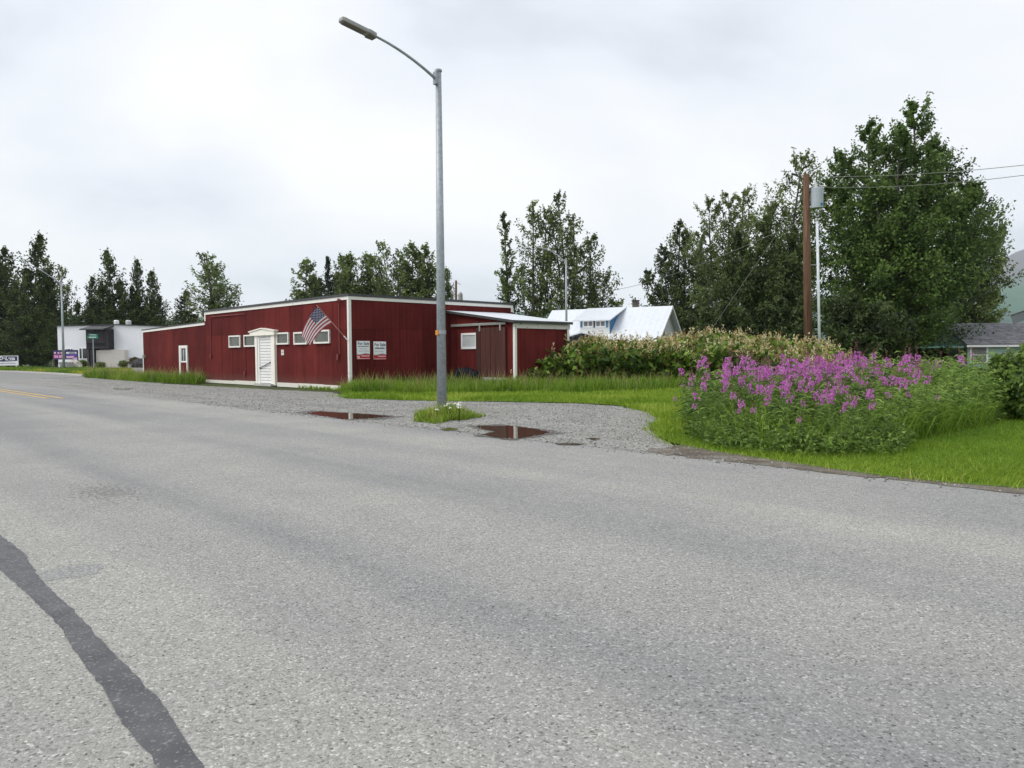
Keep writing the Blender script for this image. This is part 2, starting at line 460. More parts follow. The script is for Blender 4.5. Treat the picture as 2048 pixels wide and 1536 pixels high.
SPRUCE = foliage('spruce_needles', (.010, .022, .014), (.035, .06, .03), .1)
GRASS = foliage('grass_blades', (.06, .13, .012), (.27, .40, .045), .40, extra=[(0, (.06, .14, .012)), (.5, (.18, .30, .022)), (.85, (.34, .44, .05)), (1, (.50, .47, .15))])
TALLG = foliage('tall_grass_blades', (.05, .11, .015), (.2, .3, .04), .38, extra=[(0, (.035, .09, .010)), (.45, (.13, .24, .020)), (.85, (.30, .43, .045)), (1, (.40, .29, .17))])
WEED = foliage('weed_leaves', (.020, .055, .014), (.29, .43, .09), .34)
KNOT = foliage('knotweed_leaves', (.02, .05, .012), (.15, .22, .045), .3, extra=[(0, (.018, .048, .010)), (.55, (.095, .17, .022)), (.92, (.22, .33, .05)), (1, (.27, .19, .06))])
KNOTF = foliage('knotweed_blossom', (.3, .2, .1), (.75, .68, .45), .3, extra=[(0, (.22, .12, .05)), (.30, (.36, .25, .10)), (.65, (.56, .47, .22)), (1, (.80, .74, .46))])
FLOWER = foliage('fireweed_petals', (.25, .04, .24), (.75, .24, .74), .40, extra=[(0, (.34, .06, .22)), (.35, (.53, .11, .46)), (.75, (.68, .19, .62)), (1, (.86, .46, .82))])
BUD = foliage('fireweed_buds', (.18, .04, .08), (.38, .16, .18), .2)
YELLOW = foliage('yellow_grass', (.15, .2, .02), (.5, .42, .05), .4, extra=[(0, (.06, .13, .015)), (.5, (.17, .27, .03)), (.8, (.42, .40, .06)), (1, (.62, .52, .05))])
YARROW = plain('yarrow_white', (.80, .82, .72), .7, var=.08)

# ================================================================== GROUND
rng = np.random.default_rng(11)
def sheet(name, pts, z, mat, kind='structure', parent=None, jitter=0.0, step=None, label=None):
    """flat polygon sheet on the ground (triangulated by Blender); edges optionally broken up"""
    P = [np.array(p[:2], float) for p in pts]
    if step:
        Q = []
        for i in range(len(P)):
            a, b = P[i], P[(i + 1) % len(P)]; n = max(1, int(np.linalg.norm(b - a) / step))
            n = min(n, 160)
            for k in range(n):
                q = a + (b - a) * k / n
                if k: q = q + rng.normal(size=2) * jitter
                Q.append(q)
        P = Q
    mb = MB(); mb.poly([(p[0], p[1], z) for p in P])
    o = mb.build(name, mat, parent)
    bm = bmesh.new(); bm.from_mesh(o.data); bmesh.ops.triangulate(bm, faces=bm.faces)
    for f in bm.faces:
        if f.normal.z < 0: f.normal_flip()
    bm.to_mesh(o.data); bm.free()
    if kind: o['kind'] = kind
    return o

EARTH = mat_ground('rough_ground', [(.3, (.05, .07, .025)), (.6, (.08, .10, .035)), (.8, (.12, .11, .07))], .25)
LAWN_M = mat_ground('lawn_ground', [(.3, (.08, .15, .014)), (.6, (.12, .21, .018)), (.8, (.20, .26, .04))], .9)
DIRT = mat_ground('dirt', [(.3, (.075, .060, .045)), (.5, (.15, .13, .105)), (.7, (.25, .235, .205))], 2.2)
sheet('ground', [(-9300, -800), (9300, -800), (9300, 6400), (-9300, 6400)], -0.03, EARTH)

def uv(a, b): return u * a + v * b             # metres along / across the road from below the camera
EDGE = float(G(1300, 905) @ v)                 # far edge of the road
ROAD_END = 62.0
road = sheet('road', [uv(-40, -16), uv(400, -16), uv(400, EDGE - 1.2), uv(ROAD_END + 30, EDGE - .6), uv(ROAD_END, EDGE - .2), uv(40, EDGE), uv(-40, EDGE)], 0.0, ASPHALT)
tag(road, 'worn pale grey asphalt road across the foreground')
# side street turning off behind the grass island and before the white building
side_street = sheet('side_street', [G(-900, 800), G(0, 790), G(200, 772), G(330, 766), ground_at(330, 100), ground_at(-900, 100)], -0.006, plain('old_asphalt', (.21, .208, .20), .9, var=.12))

# gravel apron in front of the red building
GP = [(90, 757), (165, 756), (300, 766), (410, 772), (520, 778), (668, 785), (690, 797), (800, 801), (900, 803), (1000, 804), (1150, 807), (1245, 813), (1300, 826), (1322, 842), (1300, 858), (1318, 876), (1345, 890), (1400, 905), (1480, 917), (1490, 925)]
gp = [G(*p) for p in GP]
gp += [uv(float(G(1490, 925) @ u), EDGE - .03), uv(float(G(100, 757) @ u), EDGE - .25)]
gravel = sheet('gravel_apron', gp, 0.003, GRAVEL, jitter=.05, step=.4)
dirt_pts = [(1296, 901), (1340, 893), (1385, 886), (1430, 887), (1570, 905), (1710, 924), (1860, 940), (2060, 954), (2310, 980)]
dirt = sheet('dirt_verge', [G(*p) for p in dirt_pts] + [uv(float(G(2300, 1010) @ u), EDGE - .12), uv(float(G(1330, 905) @ u), EDGE - .02)], 0.005, DIRT, jitter=.05, step=.14)

# lawn ground, in two sheets: before the hedge, and behind everything on the right
lawn_edge = [(680, 792), (700, 797), (800, 800.5), (900, 802), (1000, 803), (1150, 806), (1240, 811.5), (1298, 825), (1320, 841), (1300, 857), (1322, 874), (1345, 886), (1420, 901), (1560, 922), (1700, 943), (1850, 961), (2048, 977), (2300, 1006)]
lawn_poly = [G(*p) for p in lawn_edge] + [np.array([26.0, 5.0, 0]), np.array([34.0, 46.0, 0]), np.array([4.0, 46.0, 0]), uv(0, 0) + G(700, 781) + v * 5.2 - u * 0.3, G(690, 782)]
sheet('lawn', lawn_poly, 0.008, LAWN_M, jitter=.05, step=.35)

# puddles on the gravel
def mat_water():
    t = NT('puddle_water'); p = t.pos()
    t.principled((.060, .046, .032), .03, 0, t.bump(t.noise(p, 14, 2), .03, .01), .5, IOR=1.333); return t.m
WATER = mat_water()
PUD = [[(612, 827), (640, 823), (668, 825), (690, 826), (740, 829), (784, 833), (745, 837), (712, 839), (690, 839.5), (655, 834), (630, 830)],
       [(942, 853), (975, 852), (1000, 852.5), (1030, 853), (1075, 859), (1099, 866), (1072, 872), (1030, 878), (1005, 877), (982, 874), (962, 870), (990, 864), (975, 861)],
       [(884, 858), (900, 856), (916, 857.5), (912, 861), (890, 861.5)],
       [(1112, 887.5), (1140, 887), (1166, 889.5), (1150, 891), (1118, 890)],
       [(1172, 877.5), (1186, 876.5), (1199, 878.5), (1185, 881)],
       [(230, 777), (262, 777.5), (250, 779.5), (235, 779)]]
DAMP = mat_ground('damp_gravel', [(.3, (.085, .078, .068)), (.7, (.15, .142, .13))], 12, .7)
for k, pts in enumerate(PUD):
    P_ = np.array([G(*p) for p in pts]); cc = P_.mean(0)
    sheet('damp_rim', [cc + (q - cc) * rng.uniform(1.08, 1.4) for q in P_], 0.0055, DAMP, jitter=.05, step=.09)
    sheet('puddle', [G(*p) for p in pts], 0.008, WATER, jitter=.03, step=.12)

# kerb and pale concrete strip at the side street corner
kerb = MB()
kp = [G(-60, 742.5), G(30, 744.5), G(100, 748.5), G(163, 752.5)]
for a, b in zip(kp[:-1], kp[1:]):
    n_ = np.array([-(b - a)[1], (b - a)[0], 0]); n_ /= np.linalg.norm(n_)
    if n_ @ np.array([0, 1, 0]) < 0: n_ = -n_
    kerb.box(a + [0, 0, 0], b - a, n_ * .35, [0, 0, .13])
tag(kerb.build('kerb', CONC), kind='structure')
strip = MB()
a, b = G(84, 757.8), G(166, 753.5)
strip.box(a, b - a, np.array([0, .5, 0]) * 1.0, [0, 0, .02])
tag(strip.build('concrete_apron', CONC), kind='structure')

# yellow double line (children of the road)
YEL = plain('yellow_road_paint', (.62, .40, .08), .8, var=.25, scale=9)
yb = float(G(60, 789) @ v)
y_end = float(G(98, 798) @ u)
for off in (-.24, .12):
    mb = MB(); mb.poly([uv(y_end + (.6 if off < 0 else 0), yb + off), uv(300, yb + off), uv(300, yb + off + .10), uv(y_end + (.6 if off < 0 else 0), yb + off + .10)])
    o = mb.build('painted_line', YEL, road); o.location.z = 0.004

# crack sealant band, with its smear
def mat_tar(name, a, b, grit, cover):
    t = NT(name); p = t.pos(); vo = t.voro(p, 95); sp = t.n('SeparateColor'); t.l(vo.outputs['Color'], sp.inputs[0])
    col = t.ramp(t.noise(p, 6, 5, .6), [(.3, a), (.7, b)])
    worn = t.math('GREATER_THAN', t.math('ADD', sp.outputs[0], t.math('MULTIPLY', t.noise(p, 14, 4, .6), .5)), cover)
    col = t.mix(worn, col, t.ramp(sp.outputs[1], [(0, tuple(k * .7 for k in grit)), (1, tuple(k * 1.25 for k in grit))]))
    t.principled(col, t.ramp(t.noise(p, 5, 3), [(.3, (.45,) * 3), (.7, (.75,) * 3)]), 0, t.bump(t.math('MULTIPLY', vo.outputs['Distance'], -1.0), .3, .004), .4); return t.m
TAR = mat_tar('crack_sealant', (.065, .065, .07), (.105, .105, .11), (.16, .158, .15), 1.12)
TAR2 = mat_tar('tar_smear', (.17, .17, .172), (.22, .218, .215), (.29, .286, .27), .62)
TL = [(-60, 1105), (0, 1140), (62, 1195), (120, 1255), (165, 1325), (210, 1385), (245, 1450), (290, 1500), (320, 1545), (345, 1600)]
TR = [(440, 1600), (405, 1528), (365, 1472), (320, 1400), (270, 1350), (215, 1295), (160, 1235), (112, 1190), (72, 1148), (50, 1108), (0, 1070), (-60, 1035)]
o = sheet('sealed_crack', [G(*p) for p in TL + TR], 0.003, TAR, kind=None, parent=road, jitter=.0035, step=.05)
SM = [(74, 1150), (96, 1141), (128, 1134), (168, 1129), (209, 1129), (206, 1137), (196, 1140), (203, 1146), (180, 1149), (160, 1154), (128, 1155), (110, 1160), (84, 1162)]
o = sheet('tar_smear', [G(*p) for p in SM], 0.0015, TAR2, kind=None, parent=road, jitter=.004, step=.04)

# mountains far behind
def mountains():
    prof = [(-900, 640), (150, 632), (500, 640), (900, 640), (1215, 607), (1300, 620), (1500, 602), (1800, 575), (1950, 533), (2010, 514), (2048, 500), (2200, 478), (2400, 470), (2700, 480), (3200, 540)]
    xs = np.array([p[0] for p in prof]); ys = np.array([p[1] for p in prof])
    nx, ny = 340, 46
    px = np.linspace(-900, 3200, nx)
    Yr = 5000.0
    V = []; T = []
    from mathutils import noise as mn
    for j in range(ny):
        t = j / (ny - 1)                      # 0 foot, 1 past the ridge
        Y = 2600 + (6200 - 2600) * t
        tr = (Yr - 2600) / (6200 - 2600)
        for i in range(nx):
            X = (px[i] - 1024) / F * Y
            zr = (CAM_H + (708 - .007 * (px[i] - 1024) - np.interp(px[i], xs, ys)) * Yr / F)
            k = t / tr if t < tr else max(0, 1 - (t - tr) / (1 - tr) * .8)
            k = k ** 1.35 if t < tr else k
            nz = mn.fractal(Vector((X * .0016, Y * .0016, 3.3)), .9, 2.1, 7)
            rg = 1 - abs(mn.fractal(Vector((X * .0009, Y * .0009, 9.1)), 1.0, 2.1, 6))
            z = zr * k * (0.9 + .12 * rg) + nz * zr * .10 * (k * (1.25 - k)) * 2
            V.append((X, Y, z - 3)); T.append(np.clip(z / 1400, 0, 1))
    q = np.array([[j * nx + i, j * nx + i + 1, (j + 1) * nx + i + 1, (j + 1) * nx + i] for j in range(ny - 1) for i in range(nx - 1)])
    me = fast_mesh('mountains', V, q, tint=T)
    me.polygons.foreach_set('use_smooth', [True] * len(me.polygons))
    t = NT('mountain_slopes'); p = t.pos(); sx = t.n('SeparateXYZ'); t.l(p, sx.inputs[0])
    hz = t.math('ADD', t.math('DIVIDE', sx.outputs[2], 780.0), t.math('MULTIPLY', t.math('SUBTRACT', t.noise(p, .004, 5, .6), .5), .55))
    col = t.ramp(hz, [(.05, (.012, .035, .035)), (.30, (.035, .10, .06)), (.50, (.06, .12, .075)), (.64, (.115, .105, .12)), (.9, (.14, .13, .145)), (1, (.17, .16, .165))])
    snow = t.math('GREATER_THAN', t.math('ADD', t.math('MULTIPLY', hz, .35), t.noise(t.mapping(p, scale=(1, 1, .4)), .006, 5, .7)), .92)
    col = t.mix(snow, col, (.8, .82, .85))
    t.principled(col, .95, 0, None, .1)
    o = link_mesh('mountains', me, t.m); o['kind'] = 'structure'
mountains()

# ================================================================== RED BUILDING
rng = np.random.default_rng(21)
C = G(700, 781)
ZT = 3.73; LM = 14.26; LW = 24.2; BR = 9.0           # heights and lengths, metres
def W(a, b, z): return C + u * a + v * b + np.array([0, 0, z])
def LF(x, y, b=0.0):
    p = onplane(x, y, W(0, b, 0), v); return float((p - C) @ u), float(p[2])
def RF(x, y, a=0.0):
    p = onplane(x, y, W(a, 0, 0), u); return float((p - C) @ v), float(p[2])
zhat = np.array([0, 0, 1.0])
def wbox(mb, a0, a1, b0, b1, z0, z1, m=0):
    return mb.box(W(a0, b0, z0), u * (a1 - a0), v * (b1 - b0), zhat * (z1 - z0), m)

red = thing('red_building', C, 'long low red wooden building with white trim and lean-to beside the gravel', 'building')
def part(name, mat, *boxes, parent=None, bevel=0.0, label=None):
    mb = MB()
    for b in boxes: wbox(mb, *b)
    return mb.build(name, mat, parent or red, bevel=bevel, label=label)
SB = RF(900, 700)[0]                                  # where the lean-to meets the side wall
SA = LF(1030, 700, SB)[0]                             # its outer edge, negative a
SE = RF(1137, 700, SA)[0]                             # far end of the lean-to
# wall cores
part('wall', DARKRED, (0.03, LM - .03, .03, BR - .03, 0, ZT - .1))
zw0, zw1 = 3.19, 3.04
mb = MB(); mb.hexa([W(LM - .03, .03, 0), W(LW - .03, .03, 0), W(LW - .03, 7, 0), W(LM - .03, 7, 0), W(LM - .03, .03, zw0 - .1), W(LW - .03, .03, zw1 - .1), W(LW - .03, 7, zw1 - .1), W(LM - .03, 7, zw0 - .1)])
mb.build('wing_wall', DARKRED, red)
zs0, zs1 = 3.30, 2.74                                 # lean-to roof underside at wall and at eave
mb = MB(); mb.hexa([W(0, SB + .03, 0), W(SA + .03, SB + .03, 0), W(SA + .03, SE - .03, 0), W(0, SE - .03, 0), W(0, SB + .03, zs0 - .08), W(SA + .03, SB + .03, zs1 - .08), W(SA + .03, SE - .03, zs1 - .08), W(0, SE - .03, zs0 - .08)])
mb.build('lean_to_wall', DARKRED, red)
# siding panels, each its own piece
PW = 1.22
def panels_u(a0, a1, b, z0, z1f, mat):
    a = a0
    while a < a1 - .05:
        e = min(a + PW, a1); j = rng.uniform(-.006, .006)
        mb = MB(); g = .005
        mb.hexa([W(a + g, b + j, z0), W(e - g, b + j, z0), W(e - g, b + .03, z0), W(a + g, b + .03, z0),
                 W(a + g, b + j, z1f(a)), W(e - g, b + j, z1f(e)), W(e - g, b + .03, z1f(e)), W(a + g, b + .03, z1f(a))])
        mb.build('siding_panel', mat, red); a = e
def panels_v(b0, b1, a, z0, z1, mat):
    b = b0
    while b < b1 - .05:
        e = min(b + PW, b1); j = rng.uniform(-.006, .006); g = .005
        part('siding_panel', mat, (a + j, a + .03, b + g, e - g, z0, z1)); b = e
panels_u(.0, LM, 0, .16, lambda a: 2.44, SID_U)
panels_u(.0, LM, 0, 2.448, lambda a: ZT - .10, SID_U)
panels_u(LM, LW, 0, .02, lambda a: zw0 - .1 + (zw1 - zw0) * (a - LM) / (LW - LM), SID_U)
panels_v(0, SB - .003, 0, .05, 2.44, SID_V)
panels_v(0, BR, 0, 2.448, ZT - .10, SID_V)
panels_u(SA, -.035, SB, .05, lambda a: zs0 - .08 + (zs1 - zs0) * (a / SA), SID_U)
panels_v(SB, SE, SA, .05, zs1 - .10, SID_V)
# white fascia, dark roof edge, roofs
part('fascia', WHITE, (-.035, LM + .03, -.035, .0, ZT - .135, ZT))
part('fascia', WHITE, (-.035, -.002, .002, BR, ZT - .135, ZT))
part('roof', ROOFEDGE, (-.07, LM + .06, -.07, BR + .05, ZT + .003, ZT + .10))
mb = MB()
mb.hexa([W(LM + .03, -.035, zw0 - .13), W(LW + .03, -.035, zw1 - .13), W(LW + .03, 0, zw1 - .13), W(LM + .03, 0, zw0 - .13), W(LM + .03, -.035, zw0), W(LW + .03, -.035, zw1), W(LW + .03, 0, zw1), W(LM + .03, 0, zw0)])
mb.build('fascia', WHITE, red)
mb = MB()
mb.hexa([W(LM + .065, -.06, zw0 + .003), W(LW + .06, -.06, zw1 + .003), W(LW + .06, 7.05, zw1 + .003), W(LM + .065, 7.05, zw0 + .003), W(LM + .065, -.06, zw0 + .06), W(LW + .06, -.06, zw1 + .06), W(LW + .06, 7.05, zw1 + .06), W(LM + .065, 7.05, zw0 + .06)])
mb.build('wing_roof', ROOFEDGE, red)
# lean-to roof: dark timber edge under pale metal sheet, torn felt along the eave
oh = .22
def slab(z0off, z1off, b0, b1, a0, a1):
    f = lambda a: zs0 + (zs1 - zs0) * (a / SA)
    return [W(a0, b0, f(a0) + z0off), W(a1, b0, f(a1) + z0off), W(a1, b1, f(a1) + z0off), W(a0, b1, f(a0) + z0off), W(a0, b0, f(a0) + z1off), W(a1, b0, f(a1) + z1off), W(a1, b1, f(a1) + z1off), W(a0, b1, f(a0) + z1off)]
lr = MB(); lr.hexa(slab(-.07, .03, SB - oh, SE + .12, -.04, SA - .16)); lro = lr.build('lean_to_roof', ROOFEDGE, red)
for k in range(5):
    b0 = SB - oh - .01 + k * (SE - SB + oh + .14) / 5; b1 = SB - oh - .01 + (k + 1) * (SE - SB + oh + .14) / 5
    mb = MB(); mb.hexa(slab(.033, .045 + .004 * (k % 2), b0, b1 - .01, -.045, SA - .17)); mb.build('roof_sheet', METALROOF, lro)
part('fascia', mat_worn_white('peeling_white_paint', (.66, .65, .6), (.10, .08, .07), .40), (SA - .05, SA - .012, SB - .02, SE + .05, zs1 - .30, zs1 - .09))
# corner trims
tr = lambda *b: part('corner_trim', WHITE, b)
tr(-.03, .085, -.03, -.008, .0, ZT - .137); tr(-.03, -.008, -.007, .095, .0, ZT - .137)
tr(-.03, -.008, BR - .13, BR + .02, zs0 + .1, ZT - .137)
tr(LM - .1, LM + .028, -.032, -.008, zw0 + .07, ZT - .137)
tr(LW - .10, LW + .02, -.03, -.008, 0, zw1 - .135)
tr(SA - .03, SA + .085, SB - .03, SB - .008, 0, zs1 - .11); tr(SA - .03, SA - .008, SB - .007, SB + .085, 0, zs1 - .31)
tr(SA - .03, SA - .008, SE - .10, SE + .02, 0, zs1 - .31)
# white base boards along the street side
doorL, doorR = LF(515.5, 700)[0], LF(554, 700)[0]
cuts = [.25, 2.0, 4.1, doorR - .02]
for a, b in zip(cuts[:-1], cuts[1:]): part('base_board', BASEB, (a, b - .01, -.055, -.008, 0.0, .19 + rng.uniform(-.015, .015)))
cuts = [doorL + .02, 10.6, 12.6, LM]
for a, b in zip(cuts[:-1], cuts[1:]): part('base_board', BASEB, (a, b - .01, -.055, -.008, 0.0, .17 + rng.uniform(-.015, .015)))
# entrance: posts, hood, boarded door, bar handle, step
z_h = LF(535, 668)[1]
door = MB()
dl, dr = LF(522, 700)[0], LF(545, 700)[0]
nb = 17
zz = np.linspace(.12, z_h, nb + 1)
for i in range(nb):
    wbox(door, dr, dl, -.055 + .012 * 0, -.012, zz[i] + .012, zz[i + 1] - .012)
wbox(door, dr, dl, -.040, -.012, .12, z_h, 1)
dobj = door.build('door', [WHITE2, PALEGREY2], red)
h0, h1 = LF(524, 736), LF(544, 725)
hm = MB().tube([W(h0[0], -.10, h0[1]), W(h1[0], -.10, h1[1])], .018, 6)
for h in (h0, h1): hm.tube([W(h[0], -.05, h[1]), W(h[0], -.12, h[1])], .035, 8)
hm.build('handle', STEELDK, dobj)
part('door_frame', CREAM, (doorR, LF(547.5, 700)[0], -.13, -.008, .05, z_h + .06))
part('door_frame', CREAM, (LF(519, 700)[0], doorL + .0, -.13, -.008, .05, z_h + .06))
part('door_jamb', WHITE2, (dl, LF(519, 700)[0] - .002, -.09, -.008, .10, z_h + .05))
part('door_jamb', WHITE2, (LF(547.5, 700)[0] + .002, dr, -.09, -.008, .10, z_h + .05))
part('step', CONC, (doorR + .12, doorL - .12, -.28, -.008, 0, .11))
hl, hr = LF(507, 666)[0], LF(556, 666)[0]
zb, zt, zp_ = LF(530, 671)[1], LF(530, 664)[1], LF(530, 659)[1]
mb = MB(); mb.extrude([W(hl, -.20, zb), W(hr, -.20, zb), W(hr, -.20, zt), W((hl + hr) / 2, -.20, zp_), W(hl, -.20, zt)], v * .18)
hood = mb.build('door_hood', CREAM, red)
mid = (hl + hr) / 2
for e_ in (hl, hr):
    sgn = 1 if e_ > mid else -1
    mb = MB(); mb.hexa([W(e_ + sgn * .06, -.24, zt + .0), W(mid, -.24, zp_ + .02), W(mid, -.01, zp_ + .02), W(e_ + sgn * .06, -.01, zt), W(e_ + sgn * .06, -.24, zt + .05), W(mid, -.24, zp_ + .07), W(mid, -.01, zp_ + .07), W(e_ + sgn * .06, -.01, zt + .05)])
    mb.build('hood_roof', CREAM, hood)
# windows of the street side
for (x0, x1, y0, y1) in ((460, 482.5, 671, 695), (490, 513, 669.5, 693.5), (555, 579.5, 665, 689), (590, 616, 664, 689), (630, 661.5, 660, 687)):
    a1, a0 = LF(x0, 680)[0], LF(x1, 680)[0]
    xm = (x0 + x1) / 2; z0, z1 = LF(xm, y1)[1], LF(xm, y0)[1]; t = .068
    wn = part('window', WHITE, (a0, a1, -.08, -.008, z0, z0 + t), (a0, a1, -.08, -.008, z1 - t, z1), (a0, a0 + t, -.079, -.008, z0 + t, z1 - t), (a1 - t, a1, -.079, -.008, z0 + t, z1 - t))
    part('pane', PANE, (a0 + t - .005, a1 - t + .005, -.022, -.010, z0 + t - .005, z1 - t + .005), parent=wn)
# wing door: white frame, small divided light
a1, a0 = LF(360, 700)[0], LF(376.5, 700)[0]; z1 = LF(368, 691)[1]
part('door_frame', WHITE, (a0, a0 + .13, -.07, -.008, 0, z1), (a1 - .2, a1, -.07, -.008, 0, z1), (a0 + .13, a1 - .2, -.069, -.008, z1 - .16, z1))
wd = part('wing_door', SID_U, (a0 + .13, a1 - .2, -.035, -.010, 0.02, z1 - .16))
zg0, zg1 = LF(369, 722)[1], LF(369, 699)[1]
part('pane', DARKPANE, (a0 + .25, a1 - .32, -.045, -.036, zg0, zg1), parent=wd)
part('sash', WHITE2, (a0 + .16, a0 + .25, -.055, -.036, zg0 - .08, zg1 + .06), (a1 - .32, a1 - .22, -.055, -.036, zg0 - .08, zg1 + .06), (a0 + .25, a1 - .32, -.054, -.036, zg0 - .08, zg0), ((a0 + a1) / 2 - .06, (a0 + a1) / 2 - .02, -.053, -.046, zg0, zg1), parent=wd)
# painted conduits, boxes and small plaque on the street side
def conduit(pts, r=.022):
    MB().tube([W(a, -.04, z) for a, z in pts], r, 6).build('conduit', REDPIPE, red)
def cbox(x, y, w=.10, h=.22):
    a, z = LF(x, y); part('junction_box', REDPIPE, (a - w / 2, a + w / 2, -.09, -.008, z - h / 2, z + h / 2), bevel=.01)
q = LF(424, 632); conduit([LF(424, 713), (LF(424, 713)[0], LF(424, 634)[1])]); cbox(423.5, 713)
aa = LF(491.5, 680)[0]; ztop = LF(491, 628)[1]
conduit([(aa, LF(491, 745)[1]), (aa, ztop), (LF(424, 634)[0], ztop + .02)]); cbox(491.5, 748)
aa = LF(680, 650)[0]; conduit([(aa, LF(680, 708)[1]), (aa, LF(680, 603)[1])]); cbox(678, 714)
lamp_a, lamp_z = LF(686, 600)
MB().tube([W(lamp_a + .15, -.02, lamp_z), W(lamp_a + .08, -.16, lamp_z + .02), W(lamp_a - .02, -.24, lamp_z - .08)], [.03, .05, .075], 8).build('wall_lamp', REDPIPE, red)
a, z = LF(291, 713); part('wall_bracket', LAMPGREY, (a - .12, a + .12, -.16, -.008, z - .1, z + .1), bevel=.02)
a, z = LF(566, 705)
pl = part('number_plate', WHITE2, (a - .11, a + .11, -.03, -.008, z - .12, z + .12))
for x0, x1, z0, z1 in ((-.08, .08, -.005, .025), (-.05, .05, -.08, -.055), (-.05, .05, .06, .085)):
    part('plate_mark', STEELDK, (a + x0, a + x1, -.034, -.0305, z + z0, z + z1), parent=pl)
# lean-to front: sliding plank door on its rail, shuttered window, sill
def SFp(x, y): return LF(x, y, SB)
aL, aR = SFp(954.5, 700)[0], SFp(1014, 700)[0]
zd0, zd1 = SFp(985, 754)[1], SFp(985, 655)[1]
sl = part('sliding_door', DARKRED, (aR, aL, SB - .055, SB - .015, zd0, zd1))
nbd = 6
for i in range(nbd):
    a = aR + (aL - aR) * i / nbd; e_ = aR + (aL - aR) * (i + 1) / nbd
    part('board', DOORWOOD, (a + .008, e_ - .008, SB - .085 + rng.uniform(-.006, .006), SB - .056, zd0 - .01, zd1 + rng.uniform(-.02, .01)), parent=sl)
r0_, r1_ = SFp(905, 652), SFp(1014, 650.5)
rail = part('door_rail', LAMPGREY, (r1_[0], r0_[0], SB - .11, SB - .06, r0_[1] - .05, r0_[1] + .06), bevel=.015)
for x in (963, 1004):
    a = SFp(x, 655)[0]; part('hanger', LAMPGREY, (a - .04, a + .04, SB - .125, SB - .09, zd1 - .14, r0_[1] + .0), parent=rail)
for x in (958, 1004):
    a = SFp(x, 650)[0]; part('bracket', STEELDK, (a - .02, a + .02, SB - .12, SB - .01, r0_[1] + .06, r0_[1] + .13), parent=rail)
a1, a0 = SFp(924, 680)[0], SFp(955.5, 680)[0]; z0, z1 = SFp(940, 698)[1], SFp(940, 666)[1]; t = .09
wn = part('window', WHITE2, (a0, a1, SB - .06, SB - .008, z0, z0 + t), (a0, a1, SB - .06, SB - .008, z1 - t, z1), (a0, a0 + t, SB - .059, SB - .008, z0 + t, z1 - t), (a1 - t, a1, SB - .059, SB - .008, z0 + t, z1 - t))
part('shutter', plain('shutter_grey', (.46, .48, .49), .7), (a0 + t - .004, a1 - t + .004, SB - .035, SB - .010, z0 + t - .004, z1 - t + .004), parent=wn)
part('sill', CONC, (aR - .1, aL + .35, SB - .35, SB - .010, 0, zd0 - .02))

# ================================================================== flag on its staff
fb = W(.05, -.05, RF(696, 680)[1])
tip = fb + (-v * .70 + zhat * .714 + u * .02) * 1.86
flag = thing('flag', fb, 'stars and stripes flag on a slanted staff at the corner of the red building', 'flag')
MB().tube([fb, fb * .5 + tip * .5, tip], [.014, .014, .012], 8).build('staff', plain('pink_staff', (.50, .27, .22), .5), flag)
MB().tube([fb + v * .04, fb, fb + (tip - fb) * .12], [.035, .028, .024], 8).build('bracket', WHITE2, flag)
FR = plain('flag_red', (.42, .06, .10), .8, var=.08); FWt = plain('flag_white', (.92, .86, .88), .8, var=.05); FB = plain('flag_blue', (.025, .035, .16), .8, var=.1)
hd = (fb - tip) / np.linalg.norm(fb - tip)
top = tip + hd * .07
HO, FL = .88, 1.42
def flagpt(s, t):            # s 0..1 down the hoist, t 0..1 along the fly
    p = top + hd * (HO * s * (1 - .38 * t))
    fly = np.array([-.64 - .08 * (1 - t), .12, 0]) * FL * (t * (1.15 - .25 * t)) * .85 + zhat * (-.78 * FL * (t * (.72 + .28 * t)))
    rip = .05 * math.sin(7 * t + 2.2 * s) * t + .025 * math.sin(13 * t - 4 * s) * t
    return p + fly + np.array([.35, -.94, 0]) * rip
nt_, ns_ = 20, 13
mb = MB()
for i in range(ns_):
    for j in range(nt_):
        m = (2 if (i < 7 and j < 8) else (0 if i % 2 == 0 else 1))
        mb.poly([flagpt(i / ns_, j / nt_), flagpt((i + 1) / ns_, j / nt_), flagpt((i + 1) / ns_, (j + 1) / nt_), flagpt(i / ns_, (j + 1) / nt_)], m)
cloth = mb.build('cloth', [FR, FWt, FB], flag, smooth=True)
mb = MB()
for r in range(9):
    for k in range(6 if r % 2 == 0 else 5):
        s0 = (r + .75) / 9.6 * 7 / 13; t0 = ((k + .5 + (0 if r % 2 == 0 else .5)) / 6.0) * .4
        for off in (-.006, .006):
            p0 = flagpt(s0, t0) + np.array([.35, -.94, 0]) * off
            e1 = (flagpt(s0 + .01, t0) - flagpt(s0, t0)); e1 = e1 / np.linalg.norm(e1) * .026
            e2 = (flagpt(s0, t0 + .01) - flagpt(s0, t0)); e2 = e2 / np.linalg.norm(e2) * .026
            pts = [p0 + (e1 * c_(2 * math.pi * q / 10) + e2 * s_(2 * math.pi * q / 10)) * (1 if q % 2 == 0 else .42) for q in range(10)]
            mb.poly(pts)
mb.build('stars', FWt, cloth)

